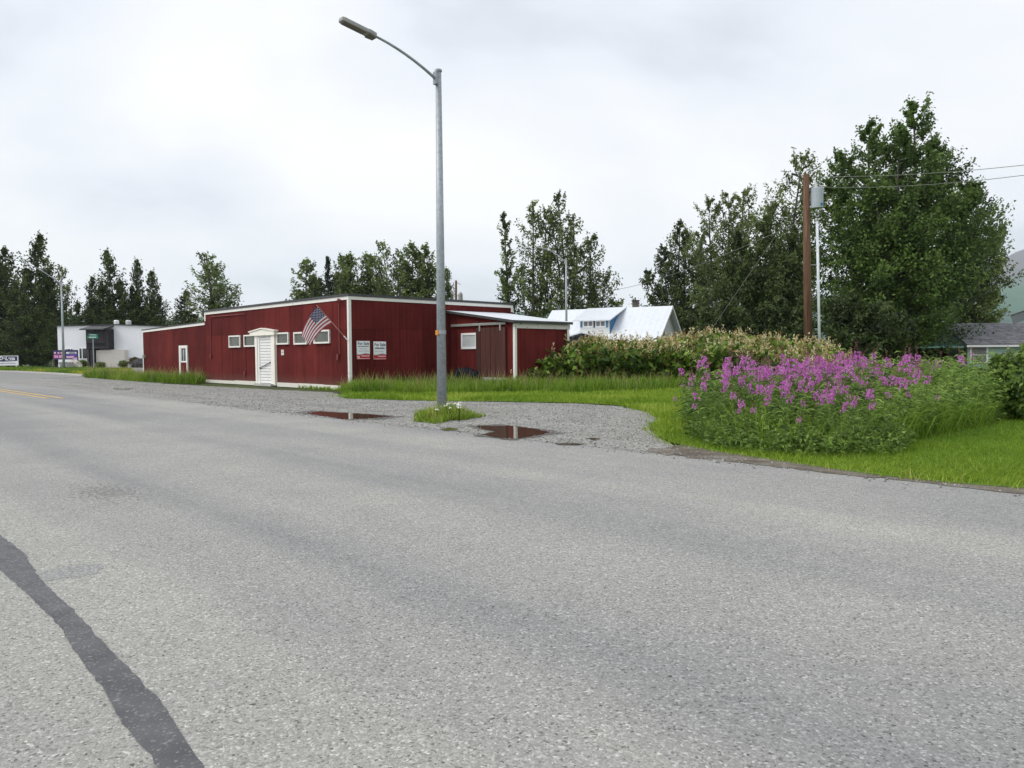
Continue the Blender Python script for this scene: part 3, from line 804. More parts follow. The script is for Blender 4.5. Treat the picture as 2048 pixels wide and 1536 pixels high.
# ================================================================== lettering helper and signs
def text_mesh(txt, size, origin, xd, yd, mat, name='lettering', parent=None, align='CENTER', lift=None, weight=0.0):
    cu = bpy.data.curves.new('txt', 'FONT'); cu.body = txt; cu.size = size; cu.align_x = align; cu.align_y = 'CENTER'; cu.offset = weight
    ob = bpy.data.objects.new('txt', cu); COL.objects.link(ob)
    dg = bpy.context.evaluated_depsgraph_get(); dg.update()
    me = bpy.data.meshes.new_from_object(ob.evaluated_get(dg)); bpy.data.objects.remove(ob); bpy.data.curves.remove(cu)
    org = world_loc(parent) if parent is not None else np.zeros(3)
    for vt in me.vertices:
        p = np.asarray(origin) + np.asarray(xd) * vt.co.x + np.asarray(yd) * vt.co.y - org
        vt.co = Vector(p)
    me.materials.clear()
    return link_mesh(name, me, mat, parent)
SIGNW = plain('sign_white', (.80, .82, .84), .4, var=.03); SIGNR = plain('sign_red', (.45, .02, .035), .4, var=.05)
INK = plain('sign_ink', (.10, .12, .15), .5); INK2 = plain('sign_pale_ink', (.42, .44, .48), .5)
PINKW = plain('sign_pale_print', (.80, .55, .55), .5); SLATE = plain('sign_grey_wave', (.30, .26, .28), .5)
def sale_sign(x0, x1, y0, y1, label, big):
    b0, b1 = RF(x0, 700)[0], RF(x1, 700)[0]; xm = (x0 + x1) / 2
    z0, z1 = RF(xm, y1)[1], RF(xm, y0)[1]; w = b1 - b0; h = z1 - z0
    t = thing('for_sale_sign', W(-.02, b0, z0), label, 'sign', 'for sale signs on the side wall')
    def p(name, mat, x0, x1, y0, y1, k=1):
        mb = MB(); wbox(mb, -.030 - .003 * k, -.0302 - .003 * (k - 1), b0 + w * x0, b0 + w * x1, z0 + h * y0, z0 + h * y1); return mb.build(name, mat, t)
    mb = MB(); wbox(mb, -.030, -.009, b0, b1, z0, z1); mb.build('board', SIGNW, t, bevel=.006)
    wave = lambda x: .255 + .03 * math.sin(x * 6.2 - 2.6)
    nn = 14
    mb = MB(); mb.poly([W(-.033, b0 + w * k / nn, z0 + h * wave(k / nn)) for k in range(nn + 1)] + [W(-.033, b1, z0 + .002), W(-.033, b0, z0 + .002)]); mb.build('red_band', SIGNR, t)
    mb = MB(); mb.poly([W(-.0335, b0 + w * k / nn, z0 + h * (wave(k / nn) + .045)) for k in range(nn + 1)] + [W(-.0335, b0 + w * k / nn, z0 + h * (wave(k / nn) + .002)) for k in range(nn, -1, -1)]); mb.build('wave', SLATE, t)
    p('print_bar', PINKW, .34, .95, .155, .205, 2); p('print_bar', PINKW, .04, .97, .02, .05, 2)
    if not big: p('print_mark', PINKW, .03, .2, .07, .17, 2)
    text_mesh('For Sale', .165, W(-.035, b0 + w / 2, z0 + h * (.86 if not big else .82)), v, zhat, INK, parent=t, weight=.004)
    # further lines too small to read in the photograph: broken strokes of their length
    def line(y, hh, x0, x1, mat):
        mb = MB(); x = x0
        while x < x1 - .02:
            e = min(x + rng.uniform(.03, .07), x1)
            wbox(mb, -.035, -.0345, b0 + w * x, b0 + w * (e - .012), z0 + h * y, z0 + h * (y + hh * rng.uniform(.6, 1)))
            x = e
        mb.build('small_print', mat, t)
    if big: line(.585, .10, .10, .88, INK); line(.43, .045, .1, .78, INK2)
    else: line(.68, .055, .1, .93, INK); line(.55, .05, .2, .78, INK2); line(.43, .05, .1, .92, INK2)
sale_sign(713, 739, 682, 718.5, 'left of two for sale signs, nearest the white corner trim', False)
sale_sign(746.5, 771.5, 683, 719, 'right of two for sale signs, with larger second line of print', True)

# ================================================================== street lamps
def street_lamp(base, H, dirv, arm, label, r0=.135, r1=.075, detail=True, rise=.62, lum=.62):
    base = np.asarray(base, float); dirv = np.asarray(dirv, float)
    t = thing('street_lamp', base, label, 'street lamp', 'street lamps')
    MB().tube([base, base + zhat * H * .5, base + zhat * H], [r0, (r0 + r1) / 2, r1], 16).build('pole', GALV, t, smooth=True)
    MB().tube([base + zhat * H, base + zhat * (H + .05), base + zhat * (H + .07)], [r1 * 1.25, r1 * 1.25, r1 * .8], 14).build('cap', GALV, t)
    zc = H - .22
    MB().box(base + dirv * .05 + zhat * (zc - .14) - np.cross(dirv, zhat) * .07, dirv * .09, np.cross(dirv, zhat) * .14, zhat * .34).build('clamp', GALV, t, bevel=.01)
    pts = []
    for k in range(13):
        s = k / 12
        pts.append(base + dirv * (.08 + (arm - .08) * s) + zhat * (zc + rise * (1.62 * s - .62 * s * s)))
    MB().tube(pts, [.042 - .012 * k / 12 for k in range(13)], 10).build('arm', GALV, t, smooth=True)
    d = pts[-1] - pts[-2]; d = d / np.linalg.norm(d); sd = np.cross(d, zhat); sd /= np.linalg.norm(sd); nu = np.cross(sd, d)
    e0 = pts[-1] - d * .08
    mb = MB()
    prof = [(0, .11, .0), (.22, .145, .0), (.27, .115, .0), (.92, .115, .0), (.98, .085, .0)]
    lw = [(x * lum / .62, w) for x, w, _ in prof]
    bot = [e0 + d * x + sd * w - nu * .06 for x, w in lw] + [e0 + d * x - sd * w - nu * .06 for x, w in lw[::-1]]
    mb.extrude(bot, nu * .10); lm = mb.build('luminaire', LAMPGREY, t, bevel=.015)
    mb = MB(); q = [(.29, .10), (.90, .10)]; q = [(x * lum / .62, w) for x, w in q]
    mb.extrude([e0 + d * x + sd * w - nu * .072 for x, w in q] + [e0 + d * x - sd * w - nu * .072 for x, w in q[::-1]], nu * .011); mb.build('lens', LAMPLENS, lm)
    mb = MB(); mb.extrude([e0 + sd * .10 - nu * .09, e0 + d * .2 + sd * .13 - nu * .09, e0 + d * .2 - sd * .13 - nu * .09, e0 - sd * .10 - nu * .09], nu * .03); mb.build('driver_box', LAMPLENS, lm)
    return t
lamp_base = G(884, 811)
lamp = street_lamp(lamp_base, 9.02, -v, 2.10, 'tall galvanised street lamp rising from a grass tuft before the red building', .135, .078, rise=.60)
za = height_at(878, 665, lamp_base[1])
mb = MB().tube([lamp_base + zhat * (za - .05), lamp_base + zhat * (za + .06)], .136, 16); mb.build('strap', GALV, lamp)
dcam = -lamp_base.copy(); dcam[2] = 0; dcam /= np.linalg.norm(dcam); lft = np.array([-1, 0, 0]) * .8 + dcam * .6; lft /= np.linalg.norm(lft)
ct = lamp_base + lft * .115 + zhat * za; sdv = np.cross(lft, zhat)
MB().box(ct - sdv * .06 - zhat * .07, sdv * .12, lft * .035, zhat * .13).build('tag', ORANGE, lamp)
b2 = ground_at(127, 75)
street_lamp(b2, 9.0, np.array([-.985, -.17, 0]), 4.3, 'grey street lamp before the white building, arm reaching out of frame', .125, .075, rise=2.35)
b3 = ground_at(1133, 60)
street_lamp(b3, 9.0, np.array([-.96, .28, 0]), 1.8, 'distant street lamp beyond the lean-to, before the white roofed house', .11, .07, rise=1.15, lum=.5)

# ================================================================== utility poles and wires
def wire(name, a, b, sag, label, r=.011, n=18, cat='wire'):
    a, b = np.asarray(a, float), np.asarray(b, float)
    pts = [a + (b - a) * k / n - zhat * sag * 4 * (k / n) * (1 - k / n) for k in range(n + 1)]
    o = MB().tube(pts, r, 5).build(name, plain('wire_' + label[:12], (.16, .17, .14), .6), None)
    own_origin(o, a); return tag(o, label, cat, 'overhead wires')
PY = 34.0
pb = ground_at(1618, PY); ptop = D(1612, 349, PY)
pole = thing('utility_pole', pb, 'brown wooden utility pole with grey transformer, standing in the blossoming hedge', 'utility pole', 'utility poles')
MB().tube([pb - zhat * .05, pb * .5 + ptop * .5, ptop], [.20, .17, .135], 14).build('post', POLEWOOD, pole, smooth=True)
tcen = D(1634, 395, PY - .1)
mb = MB().tube([tcen - zhat * .48, tcen + zhat * .40, tcen + zhat * .44], [.27, .27, .22], 18)
tro = mb.build('transformer', plain('transformer_grey', (.38, .43, .47), .4, var=.05), pole, smooth=False)
MB().tube([tcen + zhat * .43 + r0 * -.04, tcen + zhat * .62 - r0 * .08, tcen + zhat * .78 - r0 * .1], [.075, .06, .03], 10).build('bushing', PALEGREY, tro)
MB().box(tcen + np.array([.06, -.28, -.40]), [.10, 0, 0], [0, .02, 0], [0, 0, .12]).build('plate', BLUEW, tro)
for dz in (-.3, .28): MB().box(D(1614, 395, PY - .08) + zhat * dz - zhat * .03, [.32, 0, 0], [0, .08, 0], zhat * .06).build('mount', STEELDK, pole)
mb = MB().tube([ptop - zhat * .25 + r0 * -.1, ptop + r0 * -.42 - zhat * .02], .03, 6); mb.tube([ptop + r0 * -.40 - zhat * .02, ptop + r0 * -.66 + zhat * .03], [.06, .05], 8); mb.build('cutout_arm', STEELDK, pole)
for x, y in ((1650, 372), (1650, 386)):
    q = D(x, y, PY - .1); MB().tube([q - r0 * .16, q + r0 * .04], [.03, .045], 8).build('insulator', PALEGREY, pole)
MB().tube([D(1638, 408, PY - .2), D(1646, 420, PY - .2), D(1635, 432, PY - .2), D(1634, 441, PY - .2)], .016, 6).build('lead', STEELDK, pole)
rp0, rp1 = ground_at(1641, PY - .1), D(1634, 440, PY - .1)
ris = MB().tube([rp0, rp1], .062, 10).build('riser_pipe', plain('white_conduit', (.66, .70, .74), .4), pole, smooth=True)
MB().tube([rp1 - zhat * .02, rp1 + zhat * .08], [.085, .075], 10).build('weather_head', PALEGREY, ris)
for y in (530, 672):
    q = D(1614, y, PY - .1); q2 = D(1637, y, PY - .1); MB().tube([q, q2], .025, 6).build('standoff', LAMPGREY, pole)
wire('power_line', D(1612, 353, PY), D(2260, 303, 24), .25, 'upper overhead wire running right from the wooden utility pole', .012)
wire('power_line', D(1640, 374, PY), D(2260, 318, 24), .3, 'lower overhead wire running right from the pole transformer', .012)
wire('guy_wire', D(1610, 385, PY), ground_at(1352, PY + 3), 0.02, 'taut guy wire slanting left from the utility pole into the hedge', .013)
wire('service_cable', D(1612, 438, PY), D(1205, 583, 84), .6, 'sagging cable strung left from the utility pole over the white roof', .02)
wire('distant_cable', D(1850, 626, 120), D(2300, 628, 110), .4, 'thin dark cable low against the far mountainside at right', .05)
p2 = ground_at(912, 88); p2t = D(912, 561, 88)
pole2 = thing('utility_pole', p2, 'far utility pole showing above the red building roof, small grey transformer', 'utility pole', 'utility poles')
MB().tube([p2, p2t], [.17, .13], 10).build('post', POLEWOOD, pole2, smooth=True)
q = D(921, 594, 88); MB().tube([q - zhat * .42, q + zhat * .38, q + zhat * .6], [.27, .25, .08], 12).build('transformer', LAMPGREY, pole2)
MB().box(D(914, 592, 88), [.3, 0, 0], [0, .08, 0], zhat * .06).build('mount', STEELDK, pole2)
MB().tube([D(913, 565, 88), D(921, 569, 88)], .03, 6).build('cutout_arm', STEELDK, pole2)

# ================================================================== white house with metal roof behind the hedge
TH = math.radians(29)
hx = np.array([-c_(TH), s_(TH), 0])        # along the ridge, leftward
hf = np.array([-s_(TH), -c_(TH), 0])       # down the front slope, toward the viewer
RR = D(1345, 611.5, 70.0); HR = RR[2]; RR0 = np.array([RR[0], RR[1], 0])
HW = 4.1; HE = 2.45; HL = 12.6
def HP(s, w, z): return RR0 + hx * s + hf * w + zhat * z
house = thing('white_roofed_house', HP(HL / 2, 0, 0), 'white house with steep pale metal roof and shed dormer behind the hedge', 'house')
slope = (HR - HE) / HW
mb = MB(); mb.extrude([HP(.5, -HW + .4, 0), HP(.5, HW - .4, 0), HP(.5, HW - .4, HE + .1), HP(.5, 0, HR - .25), HP(.5, -HW + .4, HE + .1)], hx * (HL - 1))
mb.build('wall', PALEGREY, house)
for sg in (1, -1):
    mb = MB(); mb.hexa([HP(0, 0, HR - .16), HP(HL, 0, HR - .16), HP(HL, sg * (HW + .1), HE - .20), HP(0, sg * (HW + .1), HE - .20), HP(0, 0, HR), HP(HL, 0, HR), HP(HL, sg * (HW + .1), HE - .04), HP(0, sg * (HW + .1), HE - .04)])
    roof = mb.build('roof', METALROOF, house)
    if sg == 1:
        for k in range(22):
            s_k = .3 + k * (HL - .6) / 21
            mb = MB(); mb.hexa([HP(s_k, 0, HR + .002), HP(s_k + .04, 0, HR + .002), HP(s_k + .04, HW + .1, HE - .038), HP(s_k, HW + .1, HE - .038), HP(s_k, 0, HR + .014), HP(s_k + .04, 0, HR + .014), HP(s_k + .04, HW + .1, HE - .026), HP(s_k, HW + .1, HE - .026)])
            mb.build('roof_seam', METALROOF, roof)
    mb = MB(); mb.hexa([HP(-.05, 0, HR - .24), HP(-.003, 0, HR - .24), HP(-.003, sg * (HW + .1), HE - .28), HP(-.05, sg * (HW + .1), HE - .28), HP(-.05, 0, HR + .01), HP(-.003, 0, HR + .01), HP(-.003, sg * (HW + .1), HE - .03), HP(-.05, sg * (HW + .1), HE - .03)])
    mb.build('bargeboard', WHITE2, house)
# gable end: blue lower band, small window
mb = MB(); mb.box(HP(.45, -HW + .4, 0), hx * .04, hf * (2 * HW - .8), zhat * (HE - .05)); mb.build('gable_band', BLUEW, house)
mb = MB(); mb.box(HP(.42, 1.1, HE + .45), hx * .06, hf * .55, zhat * .95); gw = mb.build('window', WHITE2, house)
mb = MB(); mb.box(HP(.40, 1.16, HE + .52), hx * .02, hf * .43, zhat * .8); mb.build('pane', DARKPANE, gw)
# dormer
nfront = hf
def roofpt(x, y):
    n_ = np.cross(hx, hf * HW - zhat * (HR - HE)); return onplane(x, y, HP(0, 0, HR), n_ / np.linalg.norm(n_))
q = roofpt(1219, 669); sR = float((q - RR0) @ hx); wD = float((q - RR0) @ hf)
q2 = onplane(1160, 655, HP(0, wD, 0), hf); sL = float((q2 - RR0) @ hx)
zDt = onplane(1219, 641, HP(0, wD, 0), hf)[2]
zD0 = HR - slope * wD
dorm = MB(); dorm.extrude([HP(sR, wD, zD0 - .05), HP(sR, wD, zDt), HP(sR, .5, HR - .3), ], hx * (sL - sR)); dorm_o = dorm.build('dormer', PALEGREY, house)
mb = MB(); mb.extrude([HP(sR - .015, wD - .02, zD0), HP(sR - .015, wD - .02, zDt - .05), HP(sR - .015, .6, HR - .42)], hx * -.02); mb.build('cheek', BLUEW, dorm_o)
mb = MB(); mb.hexa([HP(sR - .5, .02, HR - .03), HP(sL + .6, .02, HR - .03), HP(sL + .6, wD + .45, zDt - .02), HP(sR - .25, wD + .45, zDt - .02), HP(sR - .5, .02, HR + .06), HP(sL + .6, .02, HR + .06), HP(sL + .6, wD + .45, zDt + .08), HP(sR - .25, wD + .45, zDt + .08)])
mb.build('dormer_roof', METALROOF, dorm_o)
def FD(x, y):
    p = onplane(x, y, HP(0, wD, 0), hf); return float((p - RR0) @ hx), float(p[2])
for x0, x1 in ((1166.5, 1187), (1191, 1211.5)):
    (a, z1), (b, z0) = FD(x0, 642), FD(x1, 654.5)
    mb = MB(); mb.box(HP(b, wD, z0), hx * (a - b), hf * .06, zhat * (z1 - z0)); w_ = mb.build('window', WHITE2, dorm_o)
    m_ = (a + b) / 2
    for p0, p1 in ((b + .10, m_ - .05), (m_ + .05, a - .10)):
        mb = MB(); mb.box(HP(p0, wD + .061, z0 + .12), hx * (p1 - p0), hf * .012, zhat * (z1 - z0 - .2)); mb.build('pane', CURTAIN, w_)
for x in (1162.5, 1188.5, 1214):
    a, z1 = FD(x + 1.6, 641.5); b, z0 = FD(x - 1.2, 655)
    mb = MB(); mb.box(HP(b, wD + .0, z0), hx * (a - b), hf * .05, zhat * (z1 - z0)); mb.build('shutter', BLUEW if x != 1188.5 else STEELDK, dorm_o)
# porch roof below the dormer
pc = onplane(1163, 664, HP(0, HW + 1.6, 0), hf); sp_ = float((pc - RR0) @ hx); zp0 = float(pc[2])
mb = MB()
for sg in (1, -1):
    e_s = sp_ + sg * 3.0
    mb.hexa([HP(sp_, HW - 1.8, zp0 - .1), HP(e_s, HW - 1.8, zp0 - .85), HP(e_s, HW + 1.6, zp0 - .85), HP(sp_, HW + 1.6, zp0 - .1), HP(sp_, HW - 1.8, zp0), HP(e_s, HW - 1.8, zp0 - .75), HP(e_s, HW + 1.6, zp0 - .75), HP(sp_, HW + 1.6, zp0)])
mb.build('porch_roof', METALROOF, house)
mb = MB(); mb.box(HP(sp_ - 2.6, HW - .3, 0), hx * 5.2, hf * 1.6, zhat * (zp0 - .86)); mb.build('porch', BLUEW, house)
# chimney
cb = D(1271, 612, 73.5); 
mb = MB(); mb.box(np.array([cb[0] - .28, 73.2, HR - 1.2]), [.56, 0, 0], [0, .56, 0], [0, 0, cb[2] - HR + 1.2 + .45]); ch = mb.build('chimney', mat_ground('chimney_brick', [(.3, (.10, .085, .075)), (.7, (.18, .15, .13))], 4), house)
mb = MB(); mb.box(np.array([cb[0] - .33, 73.15, cb[2] + .45]), [.66, 0, 0], [0, .66, 0], [0, 0, .12]); mb.tube([[cb[0], 73.5, cb[2] + .5], [cb[0], 73.5, cb[2] + .85]], .05, 8); mb.build('cap', STEELDK, ch)

# ================================================================== green cottage on the right, with porch
rng = np.random.default_rng(31)
GY = 56.0
def GPt(x, y, dY=0): return D(x, y, GY + dY)
gx0 = GPt(1941, 700)[0]; gx1 = gx0 + 8.5
ze = GPt(1945, 690)[2]; zr_ = GPt(1945, 648, 3.2)[2]
cot = thing('green_cottage', (gx0, GY, 0), 'pale green cottage with grey shingle roof at the right edge', 'house')
MB().box([gx0, GY + .35, 0], [gx1 - gx0, 0, 0], [0, 6, 0], [0, 0, ze - .02]).build('wall', GREENW, cot)
MB().extrude([[gx0, GY + .36, ze - .03], [gx0, GY + 6.3, ze - .03], [gx0, GY + 3.3, zr_ - .12]], [gx1 - gx0, 0, 0]).build('gable', GREENW, cot)
nl = 9
for k in range(nl):
    z0 = ze - .12 - (k + 1) * .19
    MB().hexa([[gx0 + 1.55, GY + .29, z0], [gx1, GY + .29, z0], [gx1, GY + .34, z0], [gx0 + 1.55, GY + .34, z0], [gx0 + 1.55, GY + .32, z0 + .185], [gx1, GY + .32, z0 + .185], [gx1, GY + .34, z0 + .185], [gx0 + 1.55, GY + .34, z0 + .185]]).build('clapboard', GREENW, cot)
mb = MB(); mb.hexa([[gx0 - .35, GY - .1, ze - .02], [gx1, GY - .1, ze - .02], [gx1, GY + 3.3, zr_ - .02], [gx0 - .35, GY + 3.3, zr_ - .02], [gx0 - .35, GY - .1, ze + .06], [gx1, GY - .1, ze + .06], [gx1, GY + 3.3, zr_ + .06], [gx0 - .35, GY + 3.3, zr_ + .06]])
rf = mb.build('roof', SHINGLE, cot)
nrow = 11
for k in range(nrow):
    t0, t1 = k / nrow, (k + 1) / nrow
    y0, y1 = GY - .13 + 3.42 * t0, GY - .13 + 3.42 * t1; z0, z1 = ze + .062 + (zr_ - ze) * t0, ze + .062 + (zr_ - ze) * t1
    MB().hexa([[gx0 - .37, y0, z0], [gx1, y0, z0], [gx1, y1, z1], [gx0 - .37, y1, z1], [gx0 - .37, y0, z0 + .035], [gx1, y0, z0 + .035], [gx1, y1, z1 + .008], [gx0 - .37, y1, z1 + .008]]).build('shingle_course', SHINGLE, rf)
MB().hexa([[gx0 - .35, GY + 3.3, zr_ - .02], [gx1, GY + 3.3, zr_ - .02], [gx1, GY + 6.7, ze - .02], [gx0 - .35, GY + 6.7, ze - .02], [gx0 - .35, GY + 3.3, zr_ + .06], [gx1, GY + 3.3, zr_ + .06], [gx1, GY + 6.7, ze + .06], [gx0 - .35, GY + 6.7, ze + .06]]).build('rear_roof', SHINGLE, cot)
MB().box([gx0 - .36, GY - .14, ze - .16], [gx1 - gx0, 0, 0], [0, .04, 0], [0, 0, .15]).build('fascia', WHITE2, cot)
wx0, wx1 = GPt(1944.5, 700)[0], GPt(1981, 700)[0]; wz0, wz1 = GPt(1960, 727)[2], GPt(1960, 693)[2]
w_ = MB().box([wx0, GY + .25, wz0], [wx1 - wx0, 0, 0], [0, .09, 0], [0, 0, wz1 - wz0]).build('window', WHITE2, cot)
zm = (wz0 + wz1) / 2
for z0, z1 in ((wz0 + .12, zm - .02), (zm + .04, wz1 - .06)):
    MB().box([wx0 + .12, GY + .235, z0], [wx1 - wx0 - .28, 0, 0], [0, .014, 0], [0, 0, z1 - z0]).build('pane', CURTAIN, w_)
px0 = GPt(1832, 690)[0]
zpr = GPt(1880, 690)[2]
pr_ = MB().hexa([[px0, GY + .2, zpr - .22], [gx0 - .36, GY + .2, zpr - .22], [gx0 - .36, GY + 3, zpr + .12], [px0, GY + 3, zpr + .12], [px0, GY + .2, zpr - .12], [gx0 - .36, GY + .2, zpr - .12], [gx0 - .36, GY + 3, zpr + .24], [px0, GY + 3, zpr + .24]]).build('porch_roof', GREENROOF, cot)
for k in range(8):
    x = px0 + .1 + k * (gx0 - .5 - px0) / 7.2
    MB().hexa([[x, GY + .19, zpr - .12], [x + .05, GY + .19, zpr - .12], [x + .05, GY + 3, zpr + .242], [x, GY + 3, zpr + .242], [x, GY + .19, zpr - .08], [x + .05, GY + .19, zpr - .08], [x + .05, GY + 3, zpr + .28], [x, GY + 3, zpr + .28]]).build('roof_rib', GREENROOF, pr_)
for x in (px0 + .15, px0 + 1.4, px0 + 2.6, gx0 - .2): MB().box([x, GY + .35, 0], [.11, 0, 0], [0, .11, 0], [0, 0, zpr - .2]).build('post', DARKRED, cot)
MB().box([px0, GY + 2.9, 0], [gx0 - px0, 0, 0], [0, .1, 0], [0, 0, zpr - .05]).build('porch_back', plain('porch_near_black', (.03, .024, .02), .9), cot)  # near-black brown wall across the back of the porch

# eave of the dark roofed house reaching in at the right edge
EY = 30.0
e0 = D(2021, 633, EY)
gar = thing('dark_roofed_house', tuple(np.array([e0[0], EY, 0]) - u * 3 + v * 3), 'dark eave corner of a house reaching in at the right edge', 'house')
sl_ = .36
def EP(x, y, z): return np.array([e0[0], EY, e0[2]]) - u * x + v * y + zhat * z
MB().hexa([EP(0, 0, -.0), EP(8, 0, 8 * sl_), EP(8, 7, 8 * sl_), EP(0, 7, 0), EP(-.0, 0, .06), EP(8, 0, 8 * sl_ + .06), EP(8, 7, 8 * sl_ + .06), EP(0, 7, .06)]).build('roof', plain('dark_shingles', (.05, .052, .058), .9, var=.3, scale=8), gar)
MB().hexa([EP(.10, -.03, -.31), EP(8, -.03, 8 * sl_ - .27), EP(8, 0.0, 8 * sl_ - .27), EP(.10, 0.0, -.31), EP(.01, -.03, -.004), EP(8, -.03, 8 * sl_ - .004), EP(8, 0.0, 8 * sl_ - .004), EP(.01, 0, -.004)]).build('bargeboard', plain('slate_blue_board', (.10, .115, .13), .7), gar)
MB().hexa([EP(.55, .55, -e0[2]), EP(8, .55, -e0[2]), EP(8, 6.6, -e0[2]), EP(.55, 6.6, -e0[2]), EP(.55, .55, .12), EP(8, .55, 8 * sl_ - .08), EP(8, 6.6, 8 * sl_ - .08), EP(.55, 6.6, .12)]).build('wall', GREENW, gar)

# ================================================================== white building at the far left
BY = 98.0
def BP(x, y, dY=0): return D(x, y, BY + dY)
bx0, bx1 = BP(116, 700)[0], BP(410, 700)[0]
zl, zpk = BP(116, 653)[2], BP(233, 650)[2]; bxp = BP(233, 700)[0]
wb = thing('white_building', (bx0, BY, 0), 'white flat-fronted building with charcoal board entrance tower at far left', 'building')
MB().extrude([[bx0, BY, 0], [bx1, BY, 0], [bx1, BY, zl - .35], [bxp, BY, zpk], [bx0, BY, zl]], [0, 14, 0]).build('wall', plain('bluish_white_wall', (.87, .89, .92), .7, var=.03, scale=.6), wb)
MB().extrude([[bx0 - .15, BY - .2, zl + .003], [bxp, BY - .2, zpk + .003], [bx1 + .1, BY - .2, zl - .347], [bx1 + .1, BY - .2, zl - .25], [bxp, BY - .2, zpk + .13], [bx0 - .15, BY - .2, zl + .12]], [0, 14.4, 0]).build('roof', ROOFEDGE, wb)
for x, w in ((233, 10), (257, 11)):
    a = BP(x - w / 2, 646, 6); b_ = BP(x + w / 2, 646, 6)
    mb = MB(); zc = BP(x, 641, 6)[2]
    mb.tube([[(a[0] + b_[0]) / 2, BY + 6, zpk - .1], [(a[0] + b_[0]) / 2, BY + 6, zc - .1], [(a[0] + b_[0]) / 2, BY + 6, zc + .05]], [.3, (b_[0] - a[0]) / 2, .25], 10); mb.build('roof_vent', WHITE2 if x == 233 else PALEGREY, wb)
tx0, tx1 = BP(184, 700)[0], BP(229, 700)[0]; tz0, tz1 = BP(200, 698)[2], BP(200, 659)[2]
tw = MB().box([tx0, BY - 1.3, tz0], [tx1 - tx0, 0, 0], [0, 1.25, 0], [0, 0, tz1 - tz0]).build('entrance_tower', plain('charcoal_core', (.02, .019, .022), .9), wb)
nbd = 9
for k in range(nbd):
    x = tx0 + (tx1 - tx0 - .45) * k / nbd
    MB().box([x + .015, BY - 1.35 + rng.uniform(-.02, .0), tz0 + .75], [(tx1 - tx0 - .45) / nbd - .03, 0, 0], [0, .045, 0], [0, 0, tz1 - tz0 - .85]).build('board', CHARWOOD, tw)
MB().box([tx1 - .42, BY - 1.36, tz0 + .02], [.40, 0, 0], [0, .05, 0], [0, 0, tz1 - tz0 - .05]).build('corner_board', CHARWOOD, tw)
MB().box([tx0 + .7, BY - 1.345, tz0 + .05], [tx1 - tx0 - 1.2, 0, 0], [0, .04, 0], [0, 0, .28]).build('lower_board', CHARWOOD, tw)
MB().hexa([[tx0 - .45, BY - 2.0, tz1 - .12], [tx1 - .35, BY - 2.0, tz1 - .12], [tx1 + .02, BY - .02, tz1 + .40], [tx0 + .1, BY - .02, tz1 + .40], [tx0 - .45, BY - 2.0, tz1 + .02], [tx1 - .35, BY - 2.0, tz1 + .02], [tx1 + .02, BY - .02, tz1 + .52], [tx0 + .1, BY - .02, tz1 + .52]]).build('tower_roof', ROOFEDGE, wb)
zsg = BP(186, 697)[2]
for x0, x1 in ((184.5, 188.5), (191, 198.5)):
    a, b_ = BP(x0, 700)[0], BP(x1, 700)[0]
    MB().box([a, BY - 1.25, 0], [b_ - a, 0, 0], [0, 1.1, 0], [0, 0, zsg]).build('tower_post', CHARWOOD, wb)
px_, px1_ = BP(199.5, 700)[0], BP(256, 700)[0]; pz = BP(220, 700)[2]
MB().box([px_, BY - .9, 0], [px1_ - px_, 0, 0], [0, .88, 0], [0, 0, pz]).build('beige_wall', plain('beige_wall', (.66, .62, .56), .8, var=.04), wb)
def three_pane(x0, x1, y0, y1):
    a, b_ = BP(x0, 700)[0], BP(x1, 700)[0]; z0, z1 = BP(x0, y1)[2], BP(x0, y0)[2]
    w_ = MB().box([a, BY - .08, z0], [b_ - a, 0, 0], [0, .075, 0], [0, 0, z1 - z0]).build('window', WHITE2, wb)
    for f0, f1 in ((.05, .22), (.31, .68), (.77, .95)):
        MB().box([a + (b_ - a) * f0, BY - .095, z0 + .08], [(b_ - a) * (f1 - f0), 0, 0], [0, .014, 0], [0, 0, z1 - z0 - .16]).build('pane', DARKPANE, w_)
three_pane(158.5, 182, 696, 718); three_pane(131, 146, 697, 712)

# banner board and stone plinth before it
ty = 84.0
def TP(x, y): return D(x, y, ty)
bb = thing('banner_board', ground_at(131, ty), 'purple and pink printed banner board behind the grey street lamp', 'sign')
a, b_ = TP(106, 701), TP(155.5, 701); z1 = TP(130, 700)[2]; z0 = TP(130, 719)[2]; zg = .02
NAVY = plain('banner_navy', (.03, .025, .10), .5); MAG = plain('banner_magenta', (.38, .07, .26), .5, var=.5, scale=3); VIO = plain('banner_violet', (.10, .06, .32), .5, var=.3, scale=1.5)
PNK = plain('banner_pink', (.70, .42, .60), .5, var=.2, scale=2)
MB().box([a[0], ty, z0], [b_[0] - a[0], 0, 0], [0, .08, 0], [0, 0, z1 - z0]).build('panel', NAVY, bb)
def bpatch(x0, x1, y0, y1, mat, name='print', k=1):
    p, q = TP(x0, y1), TP(x1, y0); MB().box([p[0], ty - .006 * k, p[2]], [q[0] - p[0], 0, 0], [0, .005, 0], [0, 0, q[2] - p[2]]).build(name, mat, bb)
bpatch(133, 154.5, 708.5, 714, VIO); bpatch(133, 148, 712, 716.5, PNK, k=2); bpatch(145, 154.5, 715, 718, PNK, k=2); bpatch(132.5, 153, 704, 707.5, SIGNW, k=2); bpatch(138, 151, 705, 706.8, NAVY, k=3)
bpatch(107, 126, 709, 717, MAG)
for x in (109, 113, 118.5, 123): bpatch(x, x + 3.2, 709.5 + (x % 3), 715.5, PNK, 'print', 2)
for x in (108, 115, 121): bpatch(x, x + 4, 704, 707.5, PNK, 'print', 2)
for x in (106.5, 154.5): MB().box([TP(x, 700)[0] - .05, ty + .02, 0], [.1, 0, 0], [0, .1, 0], [0, 0, z0 + .3]).build('leg', STEELDK, bb)
